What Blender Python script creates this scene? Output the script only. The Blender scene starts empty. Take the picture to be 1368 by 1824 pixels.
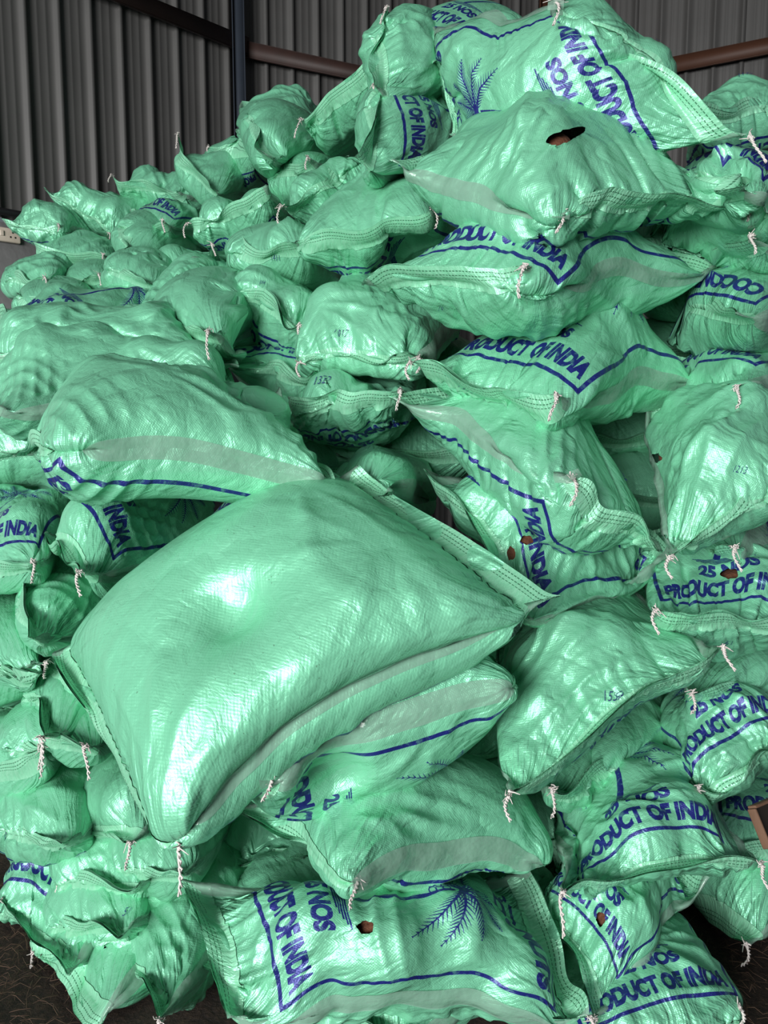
import bpy, math, time
import numpy as np
from mathutils import Vector, Matrix
from mathutils.bvhtree import BVHTree
T0 = time.time()
F = np.float32
C = bpy.context.scene.collection
SC = bpy.context.scene

# ------------------------------------------------------------------ camera, world, lights, exposure
FPX, CX, CY = 1370.0, 684.0, 912.0          # focal length in pixels of the 1368 x 1824 frame
CAM_Z, PITCH = 1.5, math.radians(6.5)
cam_d = bpy.data.cameras.new('camera')
cam_d.sensor_fit = 'VERTICAL'; cam_d.sensor_height = 36.0; cam_d.lens = FPX / 1824.0 * 36.0
cam_d.clip_end = 60
cam = bpy.data.objects.new('camera', cam_d); C.objects.link(cam)
cam.location = (0, 0, CAM_Z); cam.rotation_euler = (math.pi / 2 - PITCH, 0, 0)
SC.camera = cam
SC.view_settings.view_transform = 'Standard'; SC.view_settings.look = 'None'
SC.view_settings.gamma = 1.0; SC.view_settings.use_curve_mapping = False
SC.view_settings.exposure = 0.0
SC.cycles.max_bounces = 6; SC.cycles.diffuse_bounces = 3; SC.cycles.glossy_bounces = 2; SC.cycles.transparent_max_bounces = 6
SC.cycles.use_denoising = True

world = bpy.data.worlds.new('shed daylight'); world.use_nodes = True; SC.world = world
bg = world.node_tree.nodes['Background']
bg.inputs[0].default_value = (0.80, 0.88, 1.0, 1); bg.inputs[1].default_value = 0.14


def area(name, loc, target, sx, sy, power, col):
    d = bpy.data.lights.new(name, 'AREA'); d.shape = 'RECTANGLE'; d.size = sx; d.size_y = sy; d.energy = power; d.color = col
    o = bpy.data.objects.new(name, d); C.objects.link(o)
    o.location = loc
    o.rotation_euler = (Vector(target) - Vector(loc)).to_track_quat('-Z', 'Y').to_euler()
    return o


area('doorway_daylight', (-5.0, -7.5, 2.6), (0.1, 2.6, 1.6), 5.6, 3.8, 1980, (1.0, 0.99, 0.97))

# ------------------------------------------------------------------ helpers
RIGHT = np.array([1.0, 0, 0]); FWD = np.array([0, math.cos(PITCH), -math.sin(PITCH)]); UPV = np.array([0, math.sin(PITCH), math.cos(PITCH)])
EYE = np.array([0, 0, CAM_Z])


def ray(px, py):
    return RIGHT * ((px - CX) / FPX) + UPV * ((CY - py) / FPX) + FWD


def at(px, py, z):
    return EYE + ray(px, py) * z


def to_px(P):
    d = P - EYE
    z = d @ FWD
    return np.stack([CX + FPX * (d @ RIGHT) / z, CY - FPX * (d @ UPV) / z], -1)


def mesh_np(name, V, Q, mat, parent=None, uv=None, smooth=True):
    V = np.asarray(V, F); Q = np.asarray(Q, np.int32)
    me = bpy.data.meshes.new(name)
    n = Q.shape[1]
    me.vertices.add(len(V)); me.vertices.foreach_set('co', V.ravel())
    me.loops.add(Q.size); me.loops.foreach_set('vertex_index', Q.ravel())
    me.polygons.add(len(Q)); me.polygons.foreach_set('loop_start', np.arange(0, Q.size, n, dtype=np.int32))
    if smooth:
        me.polygons.foreach_set('use_smooth', np.ones(len(Q), bool))
    if uv is not None:
        l = me.uv_layers.new(name='UVMap'); l.data.foreach_set('uv', np.asarray(uv, F).ravel())
    me.update(calc_edges=True)
    if mat is not None:
        me.materials.append(mat)
    o = bpy.data.objects.new(name, me); C.objects.link(o)
    if parent is not None:
        o.parent = parent
    return o


def tag(o, label=None, cat=None, group=None, kind=None):
    if label: o['label'] = label
    if cat: o['category'] = cat
    if group: o['group'] = group
    if kind: o['kind'] = kind
    return o


def empty(name, loc):
    o = bpy.data.objects.new(name, None); C.objects.link(o); o.location = loc
    return o


def box_vq(c, s, rot=None):
    v = np.array([[x, y, z] for x in (-.5, .5) for y in (-.5, .5) for z in (-.5, .5)]) * np.array(s)
    if rot is not None:
        v = v @ np.array(rot).T
    q = [[0, 1, 3, 2], [4, 6, 7, 5], [0, 4, 5, 1], [2, 3, 7, 6], [0, 2, 6, 4], [1, 5, 7, 3]]
    return v + np.array(c), np.array(q)


def join(parts):
    V, Q, n = [], [], 0
    for v, q in parts:
        V.append(v); Q.append(np.asarray(q) + n); n += len(v)
    return np.concatenate(V), np.concatenate(Q)


def tube(pts, r, sides=5):
    P = np.asarray(pts, float); n = len(P)
    R = np.full(n, r) if np.isscalar(r) else np.asarray(r)
    t = np.gradient(P, axis=0); t /= np.linalg.norm(t, axis=1)[:, None] + 1e-9
    a = np.cross(t, [0.31, 0.2, 0.93]); a /= np.linalg.norm(a, axis=1)[:, None] + 1e-9
    b = np.cross(t, a)
    th = np.arange(sides) * 2 * math.pi / sides
    V = (P[:, None] + R[:, None, None] * (np.cos(th)[None, :, None] * a[:, None] + np.sin(th)[None, :, None] * b[:, None])).reshape(-1, 3)
    I = np.arange(n * sides).reshape(n, sides); J = np.roll(I, -1, 1)
    Q = np.stack([I[:-1], J[:-1], J[1:], I[1:]], -1).reshape(-1, 4)
    return V, Q


# ------------------------------------------------------------------ node helpers and materials
def new_mat(name):
    m = bpy.data.materials.new(name); m.use_nodes = True
    nt = m.node_tree
    return m, nt, nt.nodes['Principled BSDF']


def nd(nt, t, **kw):
    n = nt.nodes.new(t)
    for k, v in kw.items():
        if k.startswith('i_'):
            n.inputs[k[2:].replace('_', ' ')].default_value = v
        elif k.startswith('n_'):
            n.inputs[int(k[2:])].default_value = v
        else:
            setattr(n, k, v)
    return n


def ln(nt, a, b):
    nt.links.new(a, b)


def math_n(nt, op, a, b=None):
    n = nt.nodes.new('ShaderNodeMath'); n.operation = op
    for k, x in enumerate((a, b)):
        if x is None: continue
        if isinstance(x, (int, float)): n.inputs[k].default_value = x
        else: nt.links.new(x, n.inputs[k])
    return n.outputs[0]


def ramp(nt, fac, stops):
    r = nt.nodes.new('ShaderNodeValToRGB'); e = r.color_ramp.elements
    e[0].position, e[0].color = stops[0][0], stops[0][1]
    e[1].position, e[1].color = stops[-1][0], stops[-1][1]
    for p, c in stops[1:-1]:
        x = e.new(p); x.color = c
    nt.links.new(fac, r.inputs[0])
    return r.outputs[0]


def mixc(nt, fac, a, b, blend='MIX'):
    m = nt.nodes.new('ShaderNodeMix'); m.data_type = 'RGBA'; m.blend_type = blend
    for k, x in ((0, fac), (6, a), (7, b)):
        if isinstance(x, (int, float)): m.inputs[k].default_value = x
        elif isinstance(x, tuple): m.inputs[k].default_value = x
        else: nt.links.new(x, m.inputs[k])
    return m.outputs[2]


# ---- the print on the sack, drawn as a coverage grid (width 60 cm, height 100 cm)
PW, PH = 780, 1300
MASK = np.zeros((PH, PW), F)
SX = PW / 0.60; SY = PH / 1.00


def ras_tri(a, b, c):
    xs = np.array([a[0], b[0], c[0]]) * SX; ys = np.array([a[1], b[1], c[1]]) * SY
    x0, x1 = int(max(0, xs.min())), int(min(PW - 1, xs.max() + 1)); y0, y1 = int(max(0, ys.min())), int(min(PH - 1, ys.max() + 1))
    if x1 < x0 or y1 < y0: return
    X, Y = np.meshgrid(np.arange(x0, x1 + 1) + .5, np.arange(y0, y1 + 1) + .5)
    d = (ys[1] - ys[2]) * (xs[0] - xs[2]) + (xs[2] - xs[1]) * (ys[0] - ys[2])
    if abs(d) < 1e-9: return
    l0 = ((ys[1] - ys[2]) * (X - xs[2]) + (xs[2] - xs[1]) * (Y - ys[2])) / d
    l1 = ((ys[2] - ys[0]) * (X - xs[2]) + (xs[0] - xs[2]) * (Y - ys[2])) / d
    e = -0.02
    m = (l0 >= e) & (l1 >= e) & (1 - l0 - l1 >= e)
    MASK[y0:y1 + 1, x0:x1 + 1][m] = 1


def ras_line(p, q, w0, w1=None):
    w1 = w0 if w1 is None else w1
    p = np.array(p, float); q = np.array(q, float)
    d = q - p; L = np.linalg.norm(d) + 1e-9; n = np.array([-d[1], d[0]]) / L
    a, b, c, e = p + n * w0 / 2, p - n * w0 / 2, q - n * w1 / 2, q + n * w1 / 2
    ras_tri(a, b, c); ras_tri(a, c, e)


def text_tris(body, bold=0.0):
    cu = bpy.data.curves.new('text', 'FONT'); cu.body = body; cu.offset = bold; cu.resolution_u = 4
    o = bpy.data.objects.new('text', cu); C.objects.link(o)
    dg = bpy.context.evaluated_depsgraph_get(); dg.update()
    ev = o.evaluated_get(dg); me = ev.to_mesh(); me.calc_loop_triangles()
    v = np.array([x.co[:2] for x in me.vertices]); t = np.array([x.vertices[:] for x in me.loop_triangles])
    ev.to_mesh_clear(); bpy.data.objects.remove(o); bpy.data.curves.remove(cu)
    return v, t


def ras_text(body, cx, y, width, height, bold=0.03):
    v, t = text_tris(body, bold)
    lo, hi = v.min(0), v.max(0)
    v = (v - lo) / (hi - lo) * np.array([width, height]) + np.array([cx - width / 2, y])
    for a, b, c in t:
        ras_tri(v[a], v[b], v[c])


bw = 0.0105
bx0, bx1, by0, by1 = 0.075, 0.525, 0.175, 0.885
for p, q in (((bx0, by0), (bx1, by0)), ((bx1, by0), (bx1, by1)), ((bx1, by1), (bx0, by1)), ((bx0, by1), (bx0, by0))):
    ras_line(p, q, bw)
for p in ((bx0, by0), (bx1, by0), (bx1, by1), (bx0, by1)):
    ras_line((p[0] - bw / 2, p[1]), (p[0] + bw / 2, p[1]), bw)
ras_text('PRODUCT OF INDIA', 0.30, 0.200, 0.415, 0.066, 0.06)
ras_text('25 NOS', 0.30, 0.292, 0.17, 0.048, 0.055)
ras_text('COCONUTS', 0.30, 0.805, 0.40, 0.058, 0.06)
# palm: bent trunk, crown of feathered fronds, bunch of nuts
rngp = np.random.default_rng(5)
tr = [(0.270, 0.375), (0.285, 0.43), (0.295, 0.50), (0.298, 0.57), (0.296, 0.63)]
for k in range(4):
    ras_line(tr[k], tr[k + 1], 0.020 - 0.003 * k, 0.017 - 0.003 * k)
for k in range(5):
    ras_line((0.20 + 0.012 * k, 0.372 - 0.006 * k), (0.38 - 0.014 * k, 0.374 - 0.006 * k), 0.004)
cr = np.array([0.296, 0.645])
for ang, ln_, droop in ((168, .15, .09), (140, .15, .05), (112, .15, .03), (85, .14, .01), (58, .15, .03), (32, .16, .06), (8, .15, .09), (-20, .13, .10), (200, .13, .10)):
    a = math.radians(ang); prev = cr
    for k in range(1, 15):
        s = k / 14
        p = cr + np.array([math.cos(a), math.sin(a)]) * ln_ * s - np.array([0, 1]) * droop * s * s
        ras_line(prev, p, 0.006 * (1 - s) + 0.002)
        d = (p - prev) / (np.linalg.norm(p - prev) + 1e-9)
        lf = 0.030 * math.sin(math.pi * min(1, s * .85 + .15)) + 0.004
        for sd in (-1, 1):
            nrm = np.array([-d[1], d[0]]) * sd
            ras_line(p, p + (d * .75 + nrm * .65) * lf, 0.0042, 0.001)
        prev = p
for k in range(9):
    c0 = cr + np.array([0.012 + 0.017 * (k % 3) - .055, -0.030 - 0.016 * (k // 3)])
    pts = [c0 + 0.009 * np.array([math.cos(t), math.sin(t)]) for t in np.linspace(0, 2 * math.pi, 12)]
    for q in range(11): ras_line(pts[q], pts[q + 1], 0.003)
img = bpy.data.images.new('sack_print', PW, PH, alpha=False, float_buffer=False)
img.colorspace_settings.name = 'Non-Color'
px4 = np.ones((PH, PW, 4), F); px4[..., :3] = MASK[..., None]
img.pixels.foreach_set(px4.ravel()); img.update(); img.pack()

INK = (0.012, 0.020, 0.185, 1)
MINT = (0.185, 0.585, 0.362, 1)


def fabric(name, printed):
    m, nt, b = new_mat(name)
    uv = nd(nt, 'ShaderNodeUVMap', uv_map='UVMap').outputs[0]
    sep = nd(nt, 'ShaderNodeSeparateXYZ'); ln(nt, uv, sep.inputs[0])
    U, Vv = sep.outputs[0], sep.outputs[1]
    um = math_n(nt, 'MULTIPLY', U, 1.0); vm = math_n(nt, 'MULTIPLY', Vv, 1.2)
    # woven tapes, 5 mm apart: height for the relief
    k = 2 * math.pi / 0.0075
    wv = math_n(nt, 'MULTIPLY', math_n(nt, 'SINE', math_n(nt, 'MULTIPLY', um, k)), math_n(nt, 'SINE', math_n(nt, 'MULTIPLY', vm, k)))
    info = nd(nt, 'ShaderNodeObjectInfo')
    comb = nd(nt, 'ShaderNodeCombineXYZ'); ln(nt, um, comb.inputs[0]); ln(nt, vm, comb.inputs[1]); ln(nt, math_n(nt, 'MULTIPLY', info.outputs['Random'], 37.0), comb.inputs[2])
    P = comb.outputs[0]
    # creases: pleats along the seams, fans from the corners, slack folds, all in the sack's own weave coordinates (metres)
    rnd = math_n(nt, 'MULTIPLY', info.outputs['Random'], 37.0)
    sheet = math_n(nt, 'FLOOR', math_n(nt, 'MULTIPLY', Vv, 2.0))
    sidev = math_n(nt, 'GREATER_THAN', U, 0.5)
    half = math_n(nt, 'ABSOLUTE', math_n(nt, 'SUBTRACT', math_n(nt, 'FRACT', math_n(nt, 'MULTIPLY', Vv, 2.0)), 0.5))
    tq = math_n(nt, 'MULTIPLY', math_n(nt, 'SUBTRACT', 0.5, half), 0.6)                 # metres to the nearer side fold
    uq = math_n(nt, 'SUBTRACT', 0.5, math_n(nt, 'ABSOLUTE', math_n(nt, 'SUBTRACT', um, 0.5)))   # metres to the nearer end
    seed = math_n(nt, 'ADD', rnd, math_n(nt, 'ADD', math_n(nt, 'MULTIPLY', sheet, 5.3), math_n(nt, 'MULTIPLY', sidev, 2.7)))
    def noise3(a, b_, c, scale=1.0, detail=1.5):
        cb = nd(nt, 'ShaderNodeCombineXYZ')
        for q, x in enumerate((a, b_, c)):
            if isinstance(x, (int, float)): cb.inputs[q].default_value = x
            else: ln(nt, x, cb.inputs[q])
        n_ = nd(nt, 'ShaderNodeTexNoise', i_Scale=scale, i_Detail=detail, i_Roughness=0.5); ln(nt, cb.outputs[0], n_.inputs['Vector'])
        return n_.outputs['Fac']
    def fall(x, a, b_):
        mr = nd(nt, 'ShaderNodeMapRange', interpolation_type='SMOOTHSTEP'); mr.inputs[1].default_value = a; mr.inputs[2].default_value = b_; mr.inputs[3].default_value = 1.0; mr.inputs[4].default_value = 0.0
        ln(nt, x, mr.inputs[0]); return mr.outputs[0]
    # warped across coordinate so that no pleat is ruler straight
    wob = noise3(um, vm, seed, 5.0, 1.0)
    vw = math_n(nt, 'ADD', vm, math_n(nt, 'MULTIPLY', wob, 0.10))
    uw = math_n(nt, 'ADD', um, math_n(nt, 'MULTIPLY', wob, 0.10))
    seamp = noise3(math_n(nt, 'MULTIPLY', vw, 34.0), math_n(nt, 'MULTIPLY', uw, 2.2), seed, 1.0, 2.0)
    seamm = noise3(math_n(nt, 'MULTIPLY', vm, 5.0), math_n(nt, 'MULTIPLY', sidev, 3.0), seed)
    seamf = math_n(nt, 'MULTIPLY', fall(math_n(nt, 'SUBTRACT', uq, math_n(nt, 'MULTIPLY', seamm, 0.22)), -0.04, 0.16), fall(seamm, 0.75, 0.35))
    ang = math_n(nt, 'ARCTAN2', math_n(nt, 'ADD', tq, 0.01), math_n(nt, 'ADD', uq, 0.01))
    rad = math_n(nt, 'SQRT', math_n(nt, 'ADD', math_n(nt, 'MULTIPLY', tq, tq), math_n(nt, 'MULTIPLY', uq, uq)))
    corn = noise3(math_n(nt, 'ADD', math_n(nt, 'MULTIPLY', ang, 9.0), math_n(nt, 'MULTIPLY', wob, 2.2)), math_n(nt, 'MULTIPLY', rad, 2.0), seed, 1.0, 2.0)
    cornf = fall(rad, 0.10, 0.38)
    # long slack folds across and along, each only in patches
    f1 = noise3(math_n(nt, 'MULTIPLY', math_n(nt, 'ADD', uw, math_n(nt, 'MULTIPLY', vw, 0.55)), 4.0), math_n(nt, 'MULTIPLY', math_n(nt, 'SUBTRACT', vw, math_n(nt, 'MULTIPLY', uw, 0.55)), 24.0), rnd, 1.0, 2.0)
    cbv = nd(nt, 'ShaderNodeCombineXYZ'); ln(nt, math_n(nt, 'ADD', math_n(nt, 'MULTIPLY', um, 7.0), math_n(nt, 'MULTIPLY', wob, 1.6)), cbv.inputs[0]); ln(nt, math_n(nt, 'ADD', math_n(nt, 'MULTIPLY', vm, 11.0), math_n(nt, 'MULTIPLY', f1, 0.9)), cbv.inputs[1]); ln(nt, rnd, cbv.inputs[2])
    vof = nd(nt, 'ShaderNodeTexVoronoi', feature='F1', i_Scale=1.0, i_Detail=1.0, i_Roughness=0.4); ln(nt, cbv.outputs[0], vof.inputs['Vector'])
    f2 = math_n(nt, 'SUBTRACT', 1.0, vof.outputs['Distance'])
    pm = noise3(um, vm, math_n(nt, 'ADD', rnd, 9.0), 4.0, 1.0)
    p1 = fall(pm, 0.50, 0.36); p2 = fall(math_n(nt, 'SUBTRACT', 1.0, pm), 0.48, 0.36)
    tot = math_n(nt, 'ADD', math_n(nt, 'MULTIPLY', seamp, math_n(nt, 'MULTIPLY', seamf, 1.15)), math_n(nt, 'MULTIPLY', corn, cornf))
    tot = math_n(nt, 'ADD', tot, math_n(nt, 'MULTIPLY', f1, math_n(nt, 'MULTIPLY', p1, 0.32)))
    tot = math_n(nt, 'ADD', tot, math_n(nt, 'MULTIPLY', f2, math_n(nt, 'MULTIPLY', math_n(nt, 'ADD', p2, 0.25), 0.42)))
    ns = nd(nt, 'ShaderNodeTexNoise', i_Scale=30.0, i_Detail=4.0, i_Roughness=0.6, i_Distortion=1.6); ln(nt, P, ns.inputs['Vector'])
    b1 = nd(nt, 'ShaderNodeBump', i_Strength=1.0, i_Distance=0.020); ln(nt, tot, b1.inputs['Height'])
    b3 = nd(nt, 'ShaderNodeBump', i_Strength=0.30, i_Distance=0.010); ln(nt, ns.outputs['Fac'], b3.inputs['Height']); ln(nt, b1.outputs[0], b3.inputs['Normal'])
    b2 = nd(nt, 'ShaderNodeBump', i_Strength=0.22, i_Distance=0.0006); ln(nt, wv, b2.inputs['Height']); ln(nt, b3.outputs[0], b2.inputs['Normal'])
    ln(nt, b2.outputs[0], b.inputs['Normal'])
    # colour: slight tone drift from sack to sack, thin dust
    hv = nd(nt, 'ShaderNodeHueSaturation', i_Color=MINT)
    ln(nt, math_n(nt, 'ADD', math_n(nt, 'MULTIPLY', info.outputs['Random'], 0.16), 0.92), hv.inputs['Value'])
    n2 = nd(nt, 'ShaderNodeTexNoise', i_Scale=5.0, i_Detail=3.0); ln(nt, P, n2.inputs['Vector'])
    col = mixc(nt, math_n(nt, 'MULTIPLY', n2.outputs['Fac'], 0.25), hv.outputs[0], (0.24, 0.56, 0.41, 1))
    sp = nd(nt, 'ShaderNodeTexNoise', i_Scale=190.0, i_Detail=1.0); ln(nt, P, sp.inputs['Vector'])
    col = mixc(nt, math_n(nt, 'MULTIPLY', math_n(nt, 'GREATER_THAN', sp.outputs['Fac'], 0.765), 0.5), col, (0.06, 0.10, 0.06, 1))
    if printed:
        # print sheet covers v in 0..0.5, foot of the print at u = 0
        cx = math_n(nt, 'SUBTRACT', 1.0, math_n(nt, 'MULTIPLY', Vv, 2.0))
        c2 = nd(nt, 'ShaderNodeCombineXYZ'); ln(nt, cx, c2.inputs[0]); ln(nt, U, c2.inputs[1])
        ti = nd(nt, 'ShaderNodeTexImage', image=img, extension='CLIP'); ln(nt, c2.outputs[0], ti.inputs[0])
        wear = nd(nt, 'ShaderNodeTexNoise', i_Scale=60.0, i_Detail=3.0); ln(nt, P, wear.inputs['Vector'])
        wf = ramp(nt, wear.outputs['Fac'], [(0.30, (.72, .72, .72, 1)), (0.45, (1, 1, 1, 1))])
        fac = math_n(nt, 'MULTIPLY', ti.outputs['Color'], wf)
        col = mixc(nt, fac, col, INK)
    ln(nt, col, b.inputs['Base Color'])
    b.inputs['Roughness'].default_value = 0.42
    b.inputs['Specular IOR Level'].default_value = 0.6
    b.inputs['Metallic'].default_value = 0.31
    b.inputs['Sheen Weight'].default_value = 0.0
    b.inputs['Coat Weight'].default_value = 0.15; b.inputs['Coat Roughness'].default_value = 0.30
    return m


M_PRINT = fabric('printed_mint_fabric', True)


def hem_mat():
    m, nt, b = new_mat('hem_fabric')
    uv = nd(nt, 'ShaderNodeUVMap', uv_map='UVMap').outputs[0]
    sep = nd(nt, 'ShaderNodeSeparateXYZ'); ln(nt, uv, sep.inputs[0])
    U, Vv = sep.outputs[0], sep.outputs[1]       # U: metres from the cut edge, V: metres along the seam
    def line(pos, w):
        return math_n(nt, 'LESS_THAN', math_n(nt, 'ABSOLUTE', math_n(nt, 'SUBTRACT', U, pos)), w)
    dash = math_n(nt, 'GREATER_THAN', math_n(nt, 'SINE', math_n(nt, 'MULTIPLY', Vv, 2 * math.pi / 0.011)), -0.55)
    st = math_n(nt, 'MULTIPLY', math_n(nt, 'ADD', line(0.012, 0.0014), math_n(nt, 'ADD', line(0.024, 0.0014), line(0.034, 0.0010))), dash)
    comb = nd(nt, 'ShaderNodeCombineXYZ'); ln(nt, math_n(nt, 'MULTIPLY', U, 0.35), comb.inputs[0]); ln(nt, Vv, comb.inputs[1])
    ns = nd(nt, 'ShaderNodeTexNoise', i_Scale=95.0, i_Detail=3.0); ln(nt, comb.outputs[0], ns.inputs['Vector'])
    col = mixc(nt, ns.outputs['Fac'], (0.17, 0.58, 0.34, 1), (0.34, 0.70, 0.50, 1))
    col = mixc(nt, math_n(nt, 'MULTIPLY', st, 0.85), col, (0.02, 0.13, 0.06, 1))
    ln(nt, col, b.inputs['Base Color'])
    bp = nd(nt, 'ShaderNodeBump', i_Strength=0.8, i_Distance=0.006); ln(nt, math_n(nt, 'SUBTRACT', ns.outputs['Fac'], math_n(nt, 'MULTIPLY', st, 0.5)), bp.inputs['Height'])
    ln(nt, bp.outputs[0], b.inputs['Normal'])
    b.inputs['Roughness'].default_value = 0.40; b.inputs['Metallic'].default_value = 0.25
    return m


M_HEM = hem_mat()


def clear_mat():
    m, nt, b = new_mat('clear_film')
    n = nd(nt, 'ShaderNodeTexNoise', i_Scale=30.0, i_Detail=2.0)
    ln(nt, nd(nt, 'ShaderNodeTexCoord').outputs['Object'], n.inputs['Vector'])
    bp = nd(nt, 'ShaderNodeBump', i_Strength=0.5, i_Distance=0.01); ln(nt, n.outputs['Fac'], bp.inputs['Height']); ln(nt, bp.outputs[0], b.inputs['Normal'])
    b.inputs['Base Color'].default_value = (0.27, 0.43, 0.35, 1)
    b.inputs['Roughness'].default_value = 0.17
    b.inputs['Alpha'].default_value = 0.52
    return m


M_CLEAR = clear_mat()


def plain(name, col, rough=0.6, noise=None, bump=0.0, scale=20.0, metal=0.0):
    m, nt, b = new_mat(name)
    n = nd(nt, 'ShaderNodeTexNoise', i_Scale=scale, i_Detail=5.0)
    ln(nt, nd(nt, 'ShaderNodeTexCoord').outputs['Object'], n.inputs['Vector'])
    c = mixc(nt, n.outputs['Fac'], col, noise or tuple(x * .7 for x in col[:3]) + (1,))
    ln(nt, c, b.inputs['Base Color']); b.inputs['Roughness'].default_value = rough; b.inputs['Metallic'].default_value = metal
    if bump:
        bp = nd(nt, 'ShaderNodeBump', i_Strength=bump, i_Distance=0.01); ln(nt, n.outputs['Fac'], bp.inputs['Height']); ln(nt, bp.outputs[0], b.inputs['Normal'])
    return m


M_THREAD = plain('white_thread', (0.72, 0.68, 0.66, 1), 0.5, (0.5, 0.44, 0.42, 1), scale=80)
M_INK = plain('marker_ink', (0.012, 0.03, 0.16, 1), 0.5)
M_HUSK = plain('coconut_husk', (0.16, 0.055, 0.022, 1), 0.85, (0.045, 0.016, 0.008, 1), bump=1.0, scale=60)
M_SHEET = plain('grey_metal_sheet', (0.082, 0.081, 0.079, 1), 0.5, (0.05, 0.049, 0.048, 1), scale=2.2)
M_PURLIN = plain('dark_red_oxide_steel', (0.045, 0.020, 0.016, 1), 0.6, (0.02, 0.012, 0.01, 1), scale=9)
M_POST = plain('dark_blue_grey_steel', (0.035, 0.045, 0.062, 1), 0.5, scale=6)
M_BROWN = plain('brown_painted_steel', (0.075, 0.028, 0.014, 1), 0.6, scale=6)
M_PLASTER = plain('grey_plaster', (0.34, 0.33, 0.34, 1), 0.9, (0.24, 0.235, 0.24, 1), bump=0.25, scale=14)
M_PIPE = plain('black_pipe', (0.012, 0.012, 0.014, 1), 0.4)
M_SOCKET = plain('ivory_plastic', (0.62, 0.55, 0.47, 1), 0.4, (0.5, 0.42, 0.34, 1), scale=40)
M_DARK = plain('socket_hole', (0.01, 0.01, 0.01, 1), 0.6)
M_WOOD = plain('dark_board', (0.020, 0.012, 0.008, 1), 0.6, (0.010, 0.007, 0.005, 1), scale=18, bump=.3)
M_WOODEDGE = plain('worn_board_edge', (0.16, 0.085, 0.05, 1), 0.8, (0.09, 0.045, 0.025, 1), scale=30, bump=.4)


def soil_mat():
    m, nt, b = new_mat('coir_soil')
    co = nd(nt, 'ShaderNodeTexCoord').outputs['Object']
    a = nd(nt, 'ShaderNodeTexNoise', i_Scale=55.0, i_Detail=8.0, i_Roughness=0.7); ln(nt, co, a.inputs['Vector'])
    c = nd(nt, 'ShaderNodeTexNoise', i_Scale=6.0, i_Detail=3.0); ln(nt, co, c.inputs['Vector'])
    col = ramp(nt, a.outputs['Fac'], [(0.35, (0.012, 0.007, 0.005, 1)), (0.52, (0.040, 0.022, 0.014, 1)), (0.68, (0.095, 0.055, 0.035, 1))])
    col = mixc(nt, math_n(nt, 'MULTIPLY', c.outputs['Fac'], 0.5), col, (0.02, 0.012, 0.008, 1))
    ln(nt, col, b.inputs['Base Color']); b.inputs['Roughness'].default_value = 0.95
    bp = nd(nt, 'ShaderNodeBump', i_Strength=1.0, i_Distance=0.02); ln(nt, a.outputs['Fac'], bp.inputs['Height']); ln(nt, bp.outputs[0], b.inputs['Normal'])
    return m


M_SOIL = soil_mat()
M_FIBRE = plain('coir_fibre', (0.10, 0.055, 0.032, 1), 0.9, (0.03, 0.018, 0.012, 1), scale=9)

# ------------------------------------------------------------------ the setting
def wall_of_sheets(name, p, q, z0, z1, nper=4, pitch=0.215):
    """Ribbed metal sheets from ground point p to q; each sheet is a part of the wall."""
    p = np.array(p, float); q = np.array(q, float)
    d = q - p; L = np.linalg.norm(d); d /= L
    n = np.array([d[1], -d[0]])
    if n @ (-p) < 0: n = -n
    root = tag(empty(name, (p[0], p[1], z0)), 'dark grey ribbed metal sheet wall behind the sacks', kind='structure')
    prof = [(0, 0), (.052, 0), (.058, .0025), (.066, .0025), (.072, 0), (.108, 0), (.114, .0025), (.122, .0025), (.128, 0), (.172, 0), (.180, .030), (.204, .030), (.215, 0)]
    ns = int(math.ceil(L / (pitch * nper)))
    for k in range(ns):
        pts = []
        for r in range(nper):
            for (a, h) in prof[:-1] if r < nper - 1 else prof:
                pts.append(((k * nper + r) * pitch + a, h + 0.002 * (k % 2)))
        pts = np.array(pts)
        base = p[None] + d[None] * pts[:, :1] + n[None] * pts[:, 1:]
        back = base - n[None] * 0.003
        m = len(pts)
        V = np.concatenate([np.c_[base, np.full(m, z0)], np.c_[base, np.full(m, z1)], np.c_[back, np.full(m, z0)], np.c_[back, np.full(m, z1)]])
        i = np.arange(m - 1)
        Q = np.concatenate([np.c_[i, i + 1, i + 1 + m, i + m], np.c_[2 * m + i + 1, 2 * m + i, 3 * m + i, 3 * m + i + 1]])
        o = mesh_np('metal_sheet', V - np.array([p[0], p[1], z0]), Q, M_SHEET, root, smooth=False)
    return root, p, d, n, L


def beam(name, p, q, z, w, h, mat, label, off):
    """A horizontal steel angle along the wall."""
    p = np.array(p, float); q = np.array(q, float)
    d = q - p; L = np.linalg.norm(d); d /= L
    n = np.array([d[1], -d[0]])
    if n @ (-p) < 0: n = -n
    rot = np.array([[d[0], n[0], 0], [d[1], n[1], 0], [0, 0, 1]])
    c = np.r_[(p + q) / 2 + n * (off + w / 2), z]
    a = box_vq(c, (L, w, 0.006), rot)
    b = box_vq(c + np.r_[n * (w / 2 - .003), -h / 2], (L, 0.006, h), rot)
    t = box_vq(c + np.r_[n * (w / 2 - .012), -h], (L, 0.024, 0.006), rot)
    V, Q = join([a, b, t])
    return tag(mesh_np(name, V, Q, mat, smooth=False), label, kind='structure')


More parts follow.
